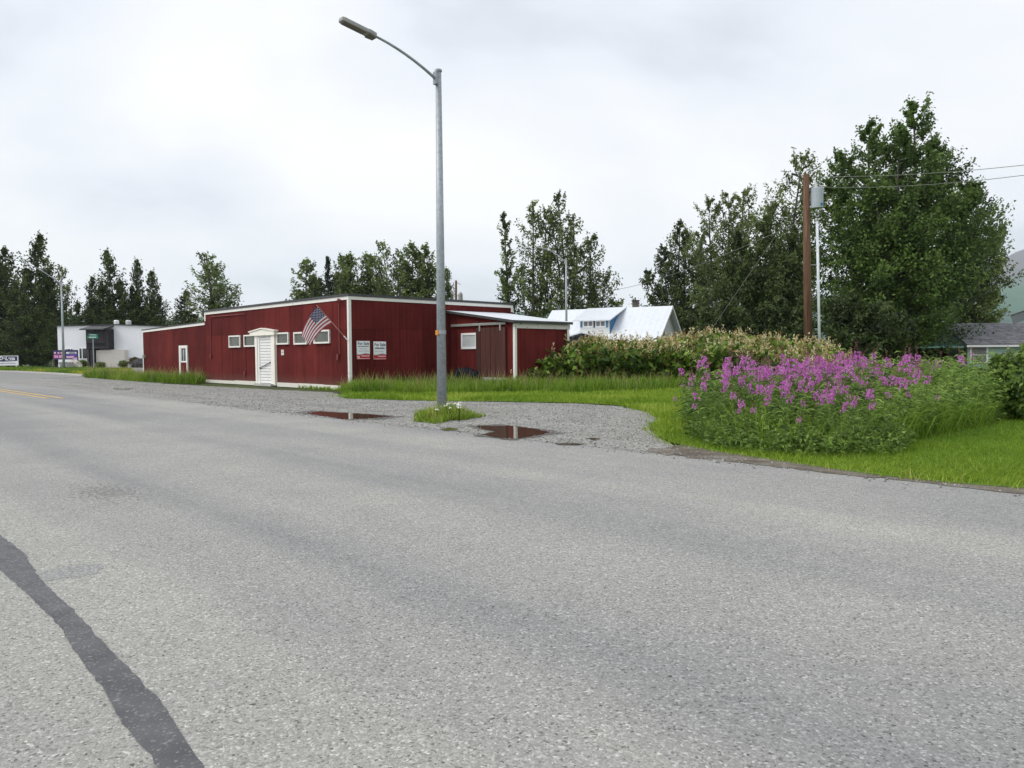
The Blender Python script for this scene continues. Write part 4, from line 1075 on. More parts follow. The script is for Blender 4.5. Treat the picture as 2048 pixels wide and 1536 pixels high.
STONE = mat_ground('grey_stone', [(.3, (.22, .215, .21)), (.7, (.38, .375, .36))], 3)
st = thing('stone_plinth', ground_at(131, 83.2), 'low grey stone plinth under the purple banner board', 'plinth')
for k in range(5):
    p, q = D(117 + k * 5.4, 726, 83.2), D(117 + k * 5.4 + 5.2, 726, 83.2)
    for r_ in range(3):
        MB().box([p[0] + (.1 if r_ % 2 else 0), 83.2 + rng.uniform(-.03, .03), .02 + r_ * .28], [q[0] - p[0] - .02, 0, 0], [0, .5, 0], [0, 0, .27]).build('stone', STONE, st, bevel=.03)

# estate sign at the very left
dy_ = 88.0
ds = thing('estate_sign', ground_at(8, dy_), 'white framed navy sign reading DeLena at the left edge', 'sign')
a, b_ = D(-34, 730, dy_), D(36.5, 730, dy_); z0, z1 = D(10, 731, dy_)[2], D(10, 711.5, dy_)[2]
MB().box([a[0], dy_, z0], [b_[0] - a[0], 0, 0], [0, .08, 0], [0, 0, z1 - z0]).build('board', SIGNW, ds)
nn = 16; w_ = b_[0] - a[0] - .16; h_ = z1 - z0
MB().poly([[a[0] + .08 + w_ * k / nn, dy_ - .006, z0 + h_ * (.42 + .10 * abs(2 * k / nn - 1.15) ** 1.6 - .02)] for k in range(nn + 1)] + [[b_[0] - .08, dy_ - .006, z1 - .07], [a[0] + .08, dy_ - .006, z1 - .07]]).build('navy_field', NAVY, ds)
cx = D(14.5, 720, dy_)[0]
text_mesh('DeLena', .60, (cx, dy_ - .012, z0 + h_ * .72), r0 + zhat * 0.0, zhat * .95 + r0 * .18, SIGNW, parent=ds, weight=.02)
mb = MB(); mb.box([D(11, 720, dy_)[0], dy_ - .012, z0 + h_ * .49], [.95, 0, 0], [0, .005, 0], [0, 0, .05]); mb.build('small_print', INK2, ds)
mb = MB(); x = a[0] + .2
while x < b_[0] - .4:
    e_ = x + rng.uniform(.08, .25); mb.box([x, dy_ - .012, z0 + h_ * .16], [e_ - x - .04, 0, 0], [0, .005, 0], [0, 0, h_ * rng.uniform(.08, .13)]); x = e_
mb.build('small_print', INK2, ds)
for x in (-25, 30): MB().box([D(x, 730, dy_)[0], dy_ + .09, 0], [.1, 0, 0], [0, .1, 0], [0, 0, z1 - .1]).build('post', WHITE2, ds)

# street name sign post
sy = 70.0
sb = ground_at(187, sy)
ss = thing('street_name_sign', sb, 'grey post with two crossed green street name blades by the verge', 'sign')
stop_z = D(187, 675, sy)[2]
MB().tube([sb, sb + zhat * stop_z], .045, 8).build('post', GALV, ss)
SGRN = plain('sign_green', (.02, .22, .14), .4)
bl1 = MB().box(sb + np.array([-.50, -.06, stop_z - .10]), [1.0, 0, 0], [0, .02, 0], [0, 0, .24]).build('name_blade', SGRN, ss)
MB().box(sb + np.array([-.34, -.066, stop_z - .01]), [.66, 0, 0], [0, .005, 0], [0, 0, .07]).build('lettering', SIGNW, bl1)
d2 = np.array([.55, .83, 0])
bl2 = MB().box(sb - d2 * .45 + np.array([0, 0, stop_z + .15]), d2 * .9, np.array([.83, -.55, 0]) * .02, [0, 0, .2]).build('name_blade', SGRN, ss)
MB().box(sb - d2 * .3 + np.array([.83, -.55, 0]) * .021 + np.array([0, 0, stop_z + .22]), d2 * .6, np.array([.83, -.55, 0]) * .005, [0, 0, .06]).build('lettering', SIGNW, bl2)

# ================================================================== dark heap by the sliding door
BLK = plain('black_plastic', (.008, .009, .014), .6, var=.4, scale=4, bump=.4, spec=.15)
def lump(name, cen, size, label, fold=.12, boxy=3.0, seed=0):
    bm = bmesh.new(); bmesh.ops.create_icosphere(bm, subdivisions=4, radius=1)
    from mathutils import noise as mn
    for w in bm.verts:
        p = w.co.copy(); n_ = (abs(p.x) ** boxy + abs(p.y) ** boxy + abs(p.z) ** boxy) ** (1 / boxy)
        p /= n_
        f = 1 + fold * mn.noise(Vector((p.x * 5 + seed, p.y * 5, p.z * 1.2))) + fold * .7 * mn.noise(Vector((p.x * 2 + seed, p.y * 2, p.z * 2)))
        w.co = Vector((p.x * f * size[0], p.y * f * size[1], max(p.z * f, -1) * size[2] + size[2]))
    me = bpy.data.meshes.new(name); bm.to_mesh(me); bm.free()
    o = link_mesh(name, me, BLK, None, cen); tag(o, label, 'rubbish', 'dark rubbish by the sliding door')
    me.polygons.foreach_set('use_smooth', [True] * len(me.polygons)); return o
q = onplane(932, 745, W(0, SB - .75, 0), v)
hb = lambda x: (lambda p: np.array([p[0], p[1], 0.014]))(onplane(x, 745, W(0, SB - .62, 0), v))
hz_ = height_at(930, 737, hb(930)[1])
lump('black_sack', hb(929), (.42, .34, hz_ / 2), 'large black plastic sack against the lean-to wall, tallest of the heap', .14, 4.0, 1)
lump('black_sack', hb(948), (.27, .28, hz_ / 2 * .86), 'black sack slumped against the left edge of the sliding door', .22, 2.4, 5)
lump('black_sack', hb(905), (.30, .28, hz_ / 2 * .55), 'low black sack at the left end of the heap, beside the lamp pole', .2, 2.4, 9)

# ================================================================== GRASS
rng = np.random.default_rng(41)
def grass_object(name, parts, mat, label):
    V, Q, T, C_ = [], [], [], []; k = 0
    for (vv, q, t, c) in parts:
        V.append(vv); Q.append(q + k); T.append(t + k); C_.append(c); k += len(vv)
    me = fast_mesh(name, np.concatenate(V), np.concatenate(Q), np.concatenate(T), np.concatenate(C_))
    o = link_mesh(name, me, mat); tag(o, label, 'grass', kind='stuff'); return o
def patchy(p, sc_, seed=0.0):
    """smooth 0..1 variation over the ground"""
    x, y = p[:, 0] * sc_ + seed, p[:, 1] * sc_ - seed
    return .5 + .25 * (np.sin(x + 1.7 * np.sin(y * .8)) + np.sin(1.3 * y + 2.1 * np.sin(.7 * x + 1)))
def gblades(p, hlo, hhi, wlo, whi, lean=(.2, .7), tint=(.3, .8), seed=0.0, dist_w=True):
    n = len(p); h = rng.uniform(hlo, hhi, n) * (.75 + .5 * patchy(p, 2.2, seed))
    w = rng.uniform(wlo, whi, n)
    if dist_w: w = w * np.maximum(1, p[:, 1] / 14)
    t = np.clip(tint[0] + (tint[1] - tint[0]) * (.55 * patchy(p, 1.1, seed) + .45 * rng.random(n)) + rng.normal(0, .06, n), 0, 1)
    return blades(p, h, w, rng.uniform(lean[0], lean[1], n), t)
# mown lawn, right foreground
lawn_r = [G(*p) for p in ((1322, 872), (1345, 885), (1420, 899), (1560, 920), (1700, 941), (1850, 959), (2048, 974), (2160, 987))] + [np.array([9.2, 7.2, 0]), np.array([14.5, 17.0, 0]), G(1900, 838), G(1700, 850), G(1480, 830), G(1330, 835)]
pr_ = scatter(lawn_r, 3600, 8.5)
grass_object('lawn_grass', [gblades(pr_, .03, .09, .004, .008, (.4, 1.6), (.0, 1.0), 2.0), gblades(scatter(lawn_r, 90), .08, .16, .005, .009, (.4, 1.3), (.2, .9), 4.0)], GRASS, 'short mown grass of the lawn at the right foreground')
# rough lawn between the gravel and the hedge
mid_p = [G(*p) for p in ((685, 790), (700, 796), (800, 800), (900, 801.5), (1000, 802), (1150, 805.5), (1240, 811), (1298, 825), (1320, 841), (1302, 857), (1330, 872), (1440, 860), (1700, 800))] + [ground_at(1700, 26), ground_at(1400, 29.5), ground_at(1040, 30.2), W(SA - .3, SB - .1, 0), W(-.2, SB - .3, 0), W(-.15, .2, 0)]
pm = scatter(mid_p, 420, 20)
nearedge = gblades(pm, .08, .2, .012, .02, (.2, .8), (.35, .95), 5.0)
grass_object('rough_grass', [nearedge], GRASS, 'yellowish rough grass between the gravel and the hedge')
tall_p = [W(-.05, .12, 0), W(-.1, SB - .15, 0), W(SA - .2, SB - .12, 0), ground_at(1040, 30.6), ground_at(1240, 31), ground_at(1420, 31), ground_at(1420, 28.5), G(1250, 788), G(1100, 789), G(980, 789), G(900, 791), G(800, 791), G(700, 789), G(676, 784)]
pt = scatter(tall_p, 430)
pt = pt[rng.random(len(pt)) < .35 + .65 * patchy(pt, 1.3, 3)]
front = np.clip((pt[:, 1] - 24) / 6, .35, 1)
tb = gblades(pt, .16, .62, .009, .015, (.2, 1.0), (.12, .92), 7.0)
sd_ = pt[rng.random(len(pt)) < .05]
tb2 = gblades(sd_, .6, .9, .006, .010, (.1, .4), (.85, 1.1), 7.0)
grass_object('tall_grass', [tb, tb2], TALLG, 'tall unmown grass along the side wall and lean-to of the red building')
# tall grass against the wing
wing_p = [W(LM - .3, -.15, 0), W(LW + 8, -.1, 0), G(168, 753.5), G(170, 755.5), G(300, 765), G(390, 768.5)]
pw = scatter(wing_p, 300); pw = pw[rng.random(len(pw)) < .25 + .75 * patchy(pw, 1.0, 2)]
wall_d = np.clip(1 - (-(pw - C) @ v) / 2.0, .2, 1)
vw, qw, tw_, cw = gblades(pw, .15, .75, .016, .03, (.2, 1.1), (.12, .95), 1.0, False)
sd2 = pw[rng.random(len(pw)) < .08]
grass_object('tall_grass', [(vw, qw, tw_, cw), gblades(sd2, .7, 1.0, .012, .02, (.1, .4), (.85, 1.1), 7.0, False)], TALLG, 'tall grass growing against the far wing of the red building')
# corner island with yellow flowers
isl = [G(-80, 741), G(30, 744), G(100, 747.5), G(165, 751.5), G(168, 753), G(240, 757), W(LW + 1, -.3, 0), G(262, 744), G(160, 740.5), G(60, 740), G(-80, 738.5)]
sheet('island_ground', isl, 0.12, LAWN_M)
pi_ = scatter(isl, 55); pi_[:, 2] = .11
n = len(pi_); cx_ = np.array([-45, 70]); 
hh = rng.uniform(.12, .4, n) * (.6 + .8 * patchy(pi_, .35, 1.0))
tt = np.clip(.2 + .75 * patchy(pi_, .28, 4.0) * rng.uniform(.5, 1.2, n), 0, 1)
grass_object('island_grass', [blades(pi_, hh, rng.uniform(.05, .08, n), rng.uniform(.3, .9, n), tt)], YELLOW, 'grass island with yellow bloom at the street corner on the left')
# tuft at the foot of the lamp
cen = G(886, 838)
nt2 = 3000
ang = rng.uniform(0, 2 * np.pi, nt2); rr_ = np.sqrt(rng.random(nt2)) * (.82 + .22 * np.sin(3 * ang + 1) + .12 * np.sin(7 * ang))
ptf = np.stack([cen[0] + .80 * rr_ * np.cos(ang), cen[1] + .15 + 1.25 * rr_ * np.sin(ang), np.full(nt2, .006)], 1)
hh = rng.uniform(.10, .42, nt2) * (1.15 - .7 * np.clip(rr_, 0, 1)) * (.6 + .7 * patchy(ptf, 6.0, 2.0))
tt = np.clip(rng.normal(.55, .26, nt2), 0, 1)
ds_ = ptf[:70]
grass_object('grass_tuft', [blades(ptf, hh, rng.uniform(.009, .016, nt2), rng.uniform(.2, 1.2, nt2), tt), blades(ds_, rng.uniform(.3, .55, 70), rng.uniform(.005, .008, 70), rng.uniform(.1, .5, 70), np.ones(70))], GRASS, 'ragged tuft of grass at the foot of the tall street lamp')
# straggling weeds at the verge and along the gravel
vg = [G(*p) for p in ((1300, 845), (1285, 858), (1310, 880), (1345, 892), (1330, 870))]
vg2 = [G(*p) for p in ((1340, 884), (1420, 898), (1560, 918), (1700, 939), (1850, 958), (2048, 974), (2048, 979), (1850, 965), (1700, 946), (1560, 925), (1400, 902))]
pv = np.concatenate([scatter(vg, 260), scatter(vg2, 260)])
grass_object('verge_weeds', [gblades(pv, .03, .08, .006, .012, (.5, 1.3), (.4, 1.0), 9.0)], GRASS, 'thin straggling grass along the dirt edge of the road')
ed = [G(*q) for q in lawn_edge]
pl_ = []
for a_, b_ in zip(ed[:-1], ed[1:]):
    L_ = np.linalg.norm(b_ - a_); k_ = int(L_ * 70)
    tt_ = rng.random(k_)[:, None]; off = rng.normal(0, .10, (k_, 2)) * (1 + 1.2 * (np.sin(tt_ * L_ * 2.3 + a_[0]) > .4))
    q_ = a_ + (b_ - a_) * tt_; q_[:, :2] += off; q_[:, 2] = .008; pl_.append(q_)
pl_ = np.concatenate(pl_)
grass_object('verge_weeds', [gblades(pl_, .04, .15, .006, .012, (.4, 1.3), (.2, 1.0), 11.0)], GRASS, 'ragged grass creeping over the edge of the gravel and road')
vg3 = [W(.2, -.5, 0), W(3.6, -.4, 0), W(3.5, -.1, 0), W(.1, -.1, 0)]
grass_object('verge_weeds', [gblades(scatter(vg3, 120), .06, .2, .014, .025, (.3, .9), (.2, .7), 9.0)], GRASS, 'low weeds at the base board near the white building corner')

# stones lying loose on the gravel and along the verge: real pebbles
def pebbles(name, pts, rlo, rhi, mat, label):
    n = len(pts); base = np.array([[1, 0, 0], [0, 1, 0], [-1, 0, 0], [0, -1, 0], [0, 0, .7], [0, 0, -.4]])
    R_ = rng.uniform(rlo, rhi, n)[:, None, None] * (base[None] * rng.uniform(.6, 1.25, (n, 6, 1)))
    a = rng.uniform(0, 6.28, n); ca, sa = np.cos(a)[:, None], np.sin(a)[:, None]
    x = R_[:, :, 0] * ca - R_[:, :, 1] * sa; y = R_[:, :, 0] * sa + R_[:, :, 1] * ca
    V = np.stack([x, y, R_[:, :, 2]], 2) + pts[:, None, :]
    tri = np.array([[0, 1, 4], [1, 2, 4], [2, 3, 4], [3, 0, 4], [1, 0, 5], [2, 1, 5], [3, 2, 5], [0, 3, 5]])
    T = (np.arange(n)[:, None, None] * 6 + tri[None]).reshape(-1, 3)
    me = fast_mesh(name, V.reshape(-1, 3), None, T, np.repeat(rng.random(n), 6))
    o = link_mesh(name, me, mat); return tag(o, label, 'pebbles', kind='stuff')
def mat_pebble():
    t = NT('pebbles'); at = t.n('Attribute', attribute_name='tint')
    t.principled(t.ramp(at.outputs['Fac'], [(0, (.14, .137, .13)), (.5, (.27, .264, .25)), (1, (.45, .44, .42))]), .9, 0, None, .2); return t.m
PEB = mat_pebble()
gpoly = [G(*p) for p in GP] + [uv(float(G(1490, 925) @ u), EDGE), uv(float(G(420, 800) @ u), EDGE)]
pp = scatter(gpoly, 60, 22); pp[:, 2] = .008
for pts in PUD: pp = pp[~in_poly(pp, [G(*q) for q in pts])]
pebbles('loose_gravel', pp, .007, .022, PEB, 'loose grey stones strewn over the gravel apron')
pe = np.stack([uv(a, EDGE + b) for a, b in zip(rng.uniform(-7, 22, 900), rng.normal(-.05, .16, 900))]); pe[:, 2] = .006
for pts in PUD: pe = pe[~in_poly(pe, [G(*q) for q in pts])]
pebbles('loose_gravel', pe, .008, .022, PEB, 'stones scattered along the broken far edge of the asphalt')

# ================================================================== FIREWEED
rng = np.random.default_rng(51)
def fireweed_proto(seed, h, flower_len, nfl):
    r = np.random.default_rng(seed)
    bend = r.normal(0, .10, 2)
    def P(t): return np.array([bend[0] * t * t * h, bend[1] * t * t * h, h * t])
    st = MB().tube([P(t) for t in (0, .35, .7, 1.0)], [.006, .005, .004, .002], 4, cap=False)
    # leaves
    nl = 46
    tl = r.uniform(.05, 1 - flower_len / h, nl); az = r.uniform(0, 2 * np.pi, nl)
    el = r.uniform(-.1, .7, nl)
    dirs = np.stack([np.cos(az) * np.cos(el), np.sin(az) * np.cos(el), np.sin(el)], 1)
    cen = np.array([P(t) for t in tl])
    lv, lq, lt = leaf_quads(cen, dirs, r.uniform(.11, .19, nl), r.uniform(.018, .03, nl), np.clip(r.normal(.45, .22, nl) + .2 * (tl - .5), 0, 1), .35)
    sv = np.array(st.v); sq = np.array(st.f)
    Vs = np.concatenate([sv, lv]); Qs = np.concatenate([sq, lq + len(sv)])
    leaf_me = fast_mesh('fireweed_foliage', Vs, Qs, tint=np.concatenate([np.full(len(sv), .35), lt])); leaf_me.materials.append(WEED)
    # petals in a loose raceme, buds at the tip
    t0 = 1 - flower_len / h
    tf = r.uniform(t0, 1 - .42 * flower_len / h, nfl)
    rad = .062 * (1 - .6 * (tf - t0) / (1 - t0)) * r.uniform(.6, 1.15, nfl)
    az = r.uniform(0, 2 * np.pi, nfl)
    out = np.stack([np.cos(az), np.sin(az), r.uniform(-.15, .3, nfl)], 1)
    base = np.array([P(t) for t in tf]) + out * rad[:, None]
    V, Q, T = [], [], []; k = 0
    for q in range(4):
        a2 = q * np.pi / 2 + r.uniform(0, 1, nfl)
        s1 = np.stack([-np.sin(az), np.cos(az), np.zeros(nfl)], 1); s2 = np.array([[0, 0, 1.0]])
        d = s1 * np.cos(a2)[:, None] + s2 * np.sin(a2)[:, None] + out * .35
        a, b, c = leaf_quads(base, d, r.uniform(.019, .028, nfl), r.uniform(.016, .023, nfl), np.clip(r.normal(.70, .2, nfl), 0, 1), .1)
        V.append(a); Q.append(b + k); T.append(c); k += len(a)
    fl = fast_mesh('fireweed_blossom', np.concatenate(V), np.concatenate(Q), tint=np.concatenate(T)); fl.materials.append(FLOWER)
    nb = 34
    tb_ = r.uniform(1 - .48 * flower_len / h, 1.03, nb); az = r.uniform(0, 2 * np.pi, nb)
    d = np.stack([np.cos(az), np.sin(az), r.uniform(.2, 1.0, nb)], 1)
    a, b, c = leaf_quads(np.array([P(t) for t in tb_]), d, r.uniform(.018, .032, nb), r.uniform(.006, .009, nb), r.random(nb), 0)
    bd = fast_mesh('fireweed_buds', a, b, tint=c); bd.materials.append(BUD)
    return leaf_me, fl, bd
protos = [fireweed_proto(100 + k, hh, fl, nf) for k, (hh, fl, nf) in enumerate([(1.32, .34, 36), (1.2, .28, 28), (1.40, .38, 40), (1.1, .24, 22), (1.26, .24, 10), (1.34, .32, 30)])]
fw_label = 'magenta flowering fireweed stem in the clump beside the lawn'
def put_fireweed(x, Y, k, sc_, label, group, rz=None):
    e_ = bpy.data.objects.new('fireweed_plant', None); COL.objects.link(e_); e_.empty_display_size = .1
    e_.location = (float(x), float(Y), .01); e_.scale = (sc_,) * 3; e_.rotation_euler = (random.gauss(0, .05), random.gauss(0, .05), random.uniform(0, 6.28) if rz is None else rz)
    tag(e_, label, 'fireweed', group)
    for nm, me in zip(('foliage', 'blossom', 'buds'), protos[k]):
        o = bpy.data.objects.new(nm, me); COL.objects.link(o); o.parent = e_
clump = [G(1372, 872), G(1430, 893), G(1520, 905), G(1640, 913), G(1760, 908), G(1800, 893), ground_at(1850, 13.6), ground_at(1880, 15), ground_at(1850, 17.2), ground_at(1700, 17.5), ground_at(1500, 16.8), ground_at(1372, 15.2)]
cand = scatter(clump, 40); rng.shuffle(cand)
chosen = []
for p in cand:
    xpx = 1024 + p[0] / p[1] * F
    keepp = 1.0 if 1480 < xpx < 1720 else (.62 if xpx <= 1480 else .5)
    if rng.random() > keepp: continue
    if all((p[0] - q[0]) ** 2 + (p[1] - q[1]) ** 2 > .15 ** 2 for q in chosen): chosen.append(p)
    if len(chosen) >= 235: break
for p in chosen:
    xpx = 1024 + p[0] / p[1] * F
    frontness = np.clip((p[1] - 10.6) / 2.4, 0, 1)
    put_fireweed(p[0], p[1], random.randrange(6), (.70 + .32 * frontness) * random.uniform(.84, 1.12), fw_label, 'fireweed clump by the lawn')
back = [(1790, 17.6), (1812, 16.9), (1835, 17.8), (1850, 17.3), (1868, 17.6), (1902, 17.2), (1918, 17.7), (1934, 16.2), (1945, 17.4), (2020, 16.2)]
for x, y in ((1362, 862), (1350, 858), (1385, 886), (1372, 852), (1410, 896), (1455, 901), (1500, 908), (1590, 915), (1672, 917), (1792, 902), (1820, 884), (1846, 872), (1870, 864), (1780, 880)):
    g = G(x, y); put_fireweed(g[0], g[1], random.randrange(6), random.uniform(.5, .86), 'short outlying fireweed stem at the ragged edge of the flowering clump', 'outlying fireweed at the clump edge')
for x, Y in back:
    g = ground_at(x, Y); put_fireweed(g[0], g[1], random.choice((0, 3, 4)), random.uniform(.98, 1.15), 'sparse fireweed stem rising from the tall weeds before the green cottage', 'sparse fireweed before the cottage')
# leafy undergrowth filling the clump and the weeds behind it
def weed_mass(name, poly, dens, hfun, label, mat=WEED, leaf=(.09, .18), wid=(.014, .03), per=16, tint=(.45, .22), tilt=(.0, .9)):
    p = scatter(poly, dens); n = len(p)
    h = hfun(p) * rng.uniform(.6, 1.08, n)
    k = np.repeat(np.arange(n), per); m = n * per
    t = rng.uniform(.05, 1, m) ** .8
    bend = rng.normal(0, .10, (n, 2))[k] * (t ** 2 * h[k])[:, None]
    cen_ = p[k].copy(); cen_[:, :2] += bend; cen_[:, 2] += t * h[k]
    az = rng.uniform(0, 2 * np.pi, m); el = rng.uniform(tilt[0], tilt[1], m)
    d = np.stack([np.cos(az) * np.cos(el), np.sin(az) * np.cos(el), np.sin(el)], 1)
    pt_ = rng.normal(tint[0], tint[1] * .6, n)[k]
    V, Q, T = leaf_quads(cen_, d, rng.uniform(*leaf, m), rng.uniform(*wid, m), np.clip(pt_ + rng.normal(0, tint[1] * .6, m), 0, 1), .35)
    # stems
    up = np.zeros((n, 3)); up[:, 2] = h
    tp = p + up; tp[:, :2] += rng.normal(0, .08, (n, 2)) * h[:, None]
    sd = np.stack([np.full(n, .004), np.zeros(n), np.zeros(n)], 1)
    sv = np.stack([p - sd, p + sd, tp], 1).reshape(-1, 3)
    tr_ = np.arange(n)[:, None] * 3 + np.array([[0, 1, 2]]) + len(V)
    me = fast_mesh(name, np.concatenate([V, sv]), Q, tr_, np.concatenate([T, np.full(len(sv), .4)]))
    o = link_mesh(name, me, mat); return tag(o, label, 'weeds', kind='stuff')
weed_mass('undergrowth', clump, 62, lambda p: (.42 + .52 * np.clip((p[:, 1] - 10.3) / 2.6, 0, 1)) * (.62 + .66 * patchy(p, 2.4, 1.5)), 'dense green stalks and leaves below the fireweed blossom', leaf=(.11, .23), wid=(.018, .036), per=15, tint=(.46, .36))
pcl = scatter(clump, 150)
grass_object('arching_grass', [gblades(pcl, .4, .85, .006, .011, (.3, 1.1), (.25, .85), 6.0)], TALLG, 'long grass blades leaning out of the fireweed clump')
skirt = [G(1370, 876), G(1430, 899), G(1520, 911), G(1640, 920), G(1800, 915), G(1830, 890), G(1780, 880), G(1600, 890), G(1450, 880), G(1380, 862)]
weed_mass('undergrowth', skirt, 90, lambda p: np.full(len(p), .30), 'low broad leaved weeds along the front of the fireweed', leaf=(.06, .13), wid=(.02, .045), per=9, tint=(.6, .25), tilt=(.2, 1.3))
backw = [G(1765, 900), G(1850, 874), G(1950, 853), ground_at(2000, 14.2), ground_at(2010, 17.5), ground_at(1900, 18.5), ground_at(1720, 18.5), ground_at(1720, 15)]
weed_mass('tall_weeds', backw, 60, lambda p: (.78 + .44 * np.clip((p[:, 1] - 13.2) / 2.6, 0, 1)) * (.8 + .35 * patchy(p, 1.6, 2.0)), 'bright green tall weeds behind the lawn before the green cottage', leaf=(.11, .22), wid=(.018, .036), per=20, tint=(.66, .3))
arch = [G(1770, 902), G(1850, 878), G(1980, 851), ground_at(1990, 14.6), ground_at(1850, 13.8), ground_at(1780, 12.2)]
pa = scatter(arch, 330)
grass_object('arching_grass', [gblades(pa, .35, .75, .008, .014, (.5, 1.3), (.3, .8), 3.0)], TALLG, 'arching bright grass at the back edge of the lawn')

# white yarrow at the lamp foot
for k in range(11):
    xx, yy = (866 + 62 * rng.random(), 808 + 14 * rng.random()) if k > 5 else (898 + 26 * rng.random(), 809 + 12 * rng.random())
    g = G(xx, yy + 24)
    t = thing('yarrow_plant', (g[0], g[1], .006), 'white yarrow flower in the grass tuft at the lamp foot', 'flower', 'yarrow at the lamp foot')
    hgt = rng.uniform(.26, .36)
    MB().tube([g, g + np.array([.01, 0, hgt])], .004, 4).build('stem', WEED, t)
    mb = MB()
    for j in range(9):
        a_ = rng.uniform(0, 6.28); r_ = .038 * math.sqrt(rng.random())
        o_ = g + np.array([r_ * c_(a_), r_ * s_(a_), hgt + rng.uniform(-.008, .012)])
        mb.tube([o_ - zhat * .006, o_ + zhat * .008], [.014, .010], 6)
    mb.build('flower_head', YARROW, t)

# ================================================================== KNOTWEED HEDGE
rng = np.random.default_rng(61)
hedge_poly = [ground_at(1036, 29.9), ground_at(1100, 30.2), ground_at(1250, 30.2), ground_at(1450, 29.2), ground_at(1600, 28.0), ground_at(1700, 27.4), ground_at(1712, 29), ground_at(1690, 33.0), ground_at(1500, 35), ground_at(1300, 36), ground_at(1140, 36.0), ground_at(1135, 33.8), ground_at(1080, 31.6)]
tops = [(1030, 752), (1060, 735), (1090, 712), (1120, 700), (1140, 688), (1180, 679), (1240, 684), (1300, 684), (1340, 680), (1400, 672), (1440, 669), (1500, 675), (1560, 680), (1600, 686), (1650, 690), (1680, 708), (1700, 724), (1720, 738)]
def hedge_h(p):
    xpx = 1024 + p[:, 0] / p[:, 1] * F
    yt = np.interp(xpx, [t[0] for t in tops], [t[1] for t in tops])
    h = CAM_H + (708 - .007 * (xpx - 1024) - yt) * (p[:, 1]) / F
    fr = np.clip((p[:, 1] - 28.6) / 2.6, 0, 1)
    return np.maximum(.35, h * (.62 + .38 * fr))
hp = scatter(hedge_poly, 15); n = len(hp)
hh = hedge_h(hp) * rng.uniform(.86, 1.06, n)
hedge = thing('knotweed_hedge', (7.0, 31.0, 0), 'broad hedge of large leaved bushes with cream blossom plumes by the lean-to', 'hedge')
org = np.array([7.0, 31.0, 0])
per = 26; k = np.repeat(np.arange(n), per); m = n * per
t = rng.uniform(.10, 1, m)
bend = rng.normal(0, .22, (n, 2))
cen_ = hp[k].copy(); cen_[:, :2] += bend[k] * (t ** 1.5)[:, None] + rng.normal(0, .10, (m, 2)); cen_[:, 2] = t * hh[k]
az = rng.uniform(0, 2 * np.pi, m); el = rng.uniform(-.7, .5, m)
d = np.stack([np.cos(az) * np.cos(el), np.sin(az) * np.cos(el), np.sin(el)], 1)
stem_t = rng.normal(.52, .2, n)
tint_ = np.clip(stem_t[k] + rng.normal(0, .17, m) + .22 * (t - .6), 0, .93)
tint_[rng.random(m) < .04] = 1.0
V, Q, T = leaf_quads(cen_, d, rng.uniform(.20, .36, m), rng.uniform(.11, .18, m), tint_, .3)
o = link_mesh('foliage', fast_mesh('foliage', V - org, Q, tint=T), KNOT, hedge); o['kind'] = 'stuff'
mb = MB()
for i in range(0, n, 2): mb.tube([hp[i], hp[i] + np.array([bend[i][0] * .5, bend[i][1] * .5, hh[i] * .6]), hp[i] + np.array([bend[i][0], bend[i][1], hh[i]])], [.012, .009, .005], 4, cap=False)
o = mb.build('stems', plain('reddish_stem', (.10, .05, .03), .8), hedge, kind='stuff')
# plumes
npl = n * 3
k = rng.integers(0, n, npl); t = rng.uniform(.52, 1.0, npl) ** .7
front_bias = rng.random(npl) < np.clip(.95 * (t - .30), .05, 1)
xk = 1024 + hp[k][:, 0] / hp[k][:, 1] * F
front_bias &= rng.random(npl) < np.interp(xk, [1030, 1120, 1160, 1720], [.25, .35, 1, 1])
k, t = k[front_bias], t[front_bias]; npl = len(k)
pb_ = hp[k].copy(); pb_[:, :2] += bend[k] * (t ** 1.5)[:, None] + rng.normal(0, .13, (npl, 2)); pb_[:, 2] = t * hh[k] + rng.uniform(-.02, .06, npl)
per = 13; kk = np.repeat(np.arange(npl), per); m = npl * per
tt = rng.uniform(0, 1, m); ax = np.stack([rng.normal(0, .25, npl), rng.normal(0, .25, npl), np.ones(npl)], 1); plen = rng.uniform(.20, .40, npl)
az = rng.uniform(0, 6.28, m)
rd = .06 * (1 - tt)
b_ = pb_[kk] + ax[kk] * (tt * plen[kk])[:, None] + np.stack([np.cos(az) * rd, np.sin(az) * rd, np.zeros(m)], 1)
d = ax[kk] + np.stack([np.cos(az), np.sin(az), np.zeros(m)], 1) * .7
pt_ = np.clip(rng.normal(.60, .32, npl), 0, 1)
V, Q, T = leaf_quads(b_, d, rng.uniform(.06, .11, m), rng.uniform(.03, .05, m), np.clip(pt_[kk] + rng.normal(0, .08, m), 0, 1), .05)
o = link_mesh('blossom', fast_mesh('blossom', V - org, Q, tint=T), KNOTF, hedge); o['kind'] = 'stuff'

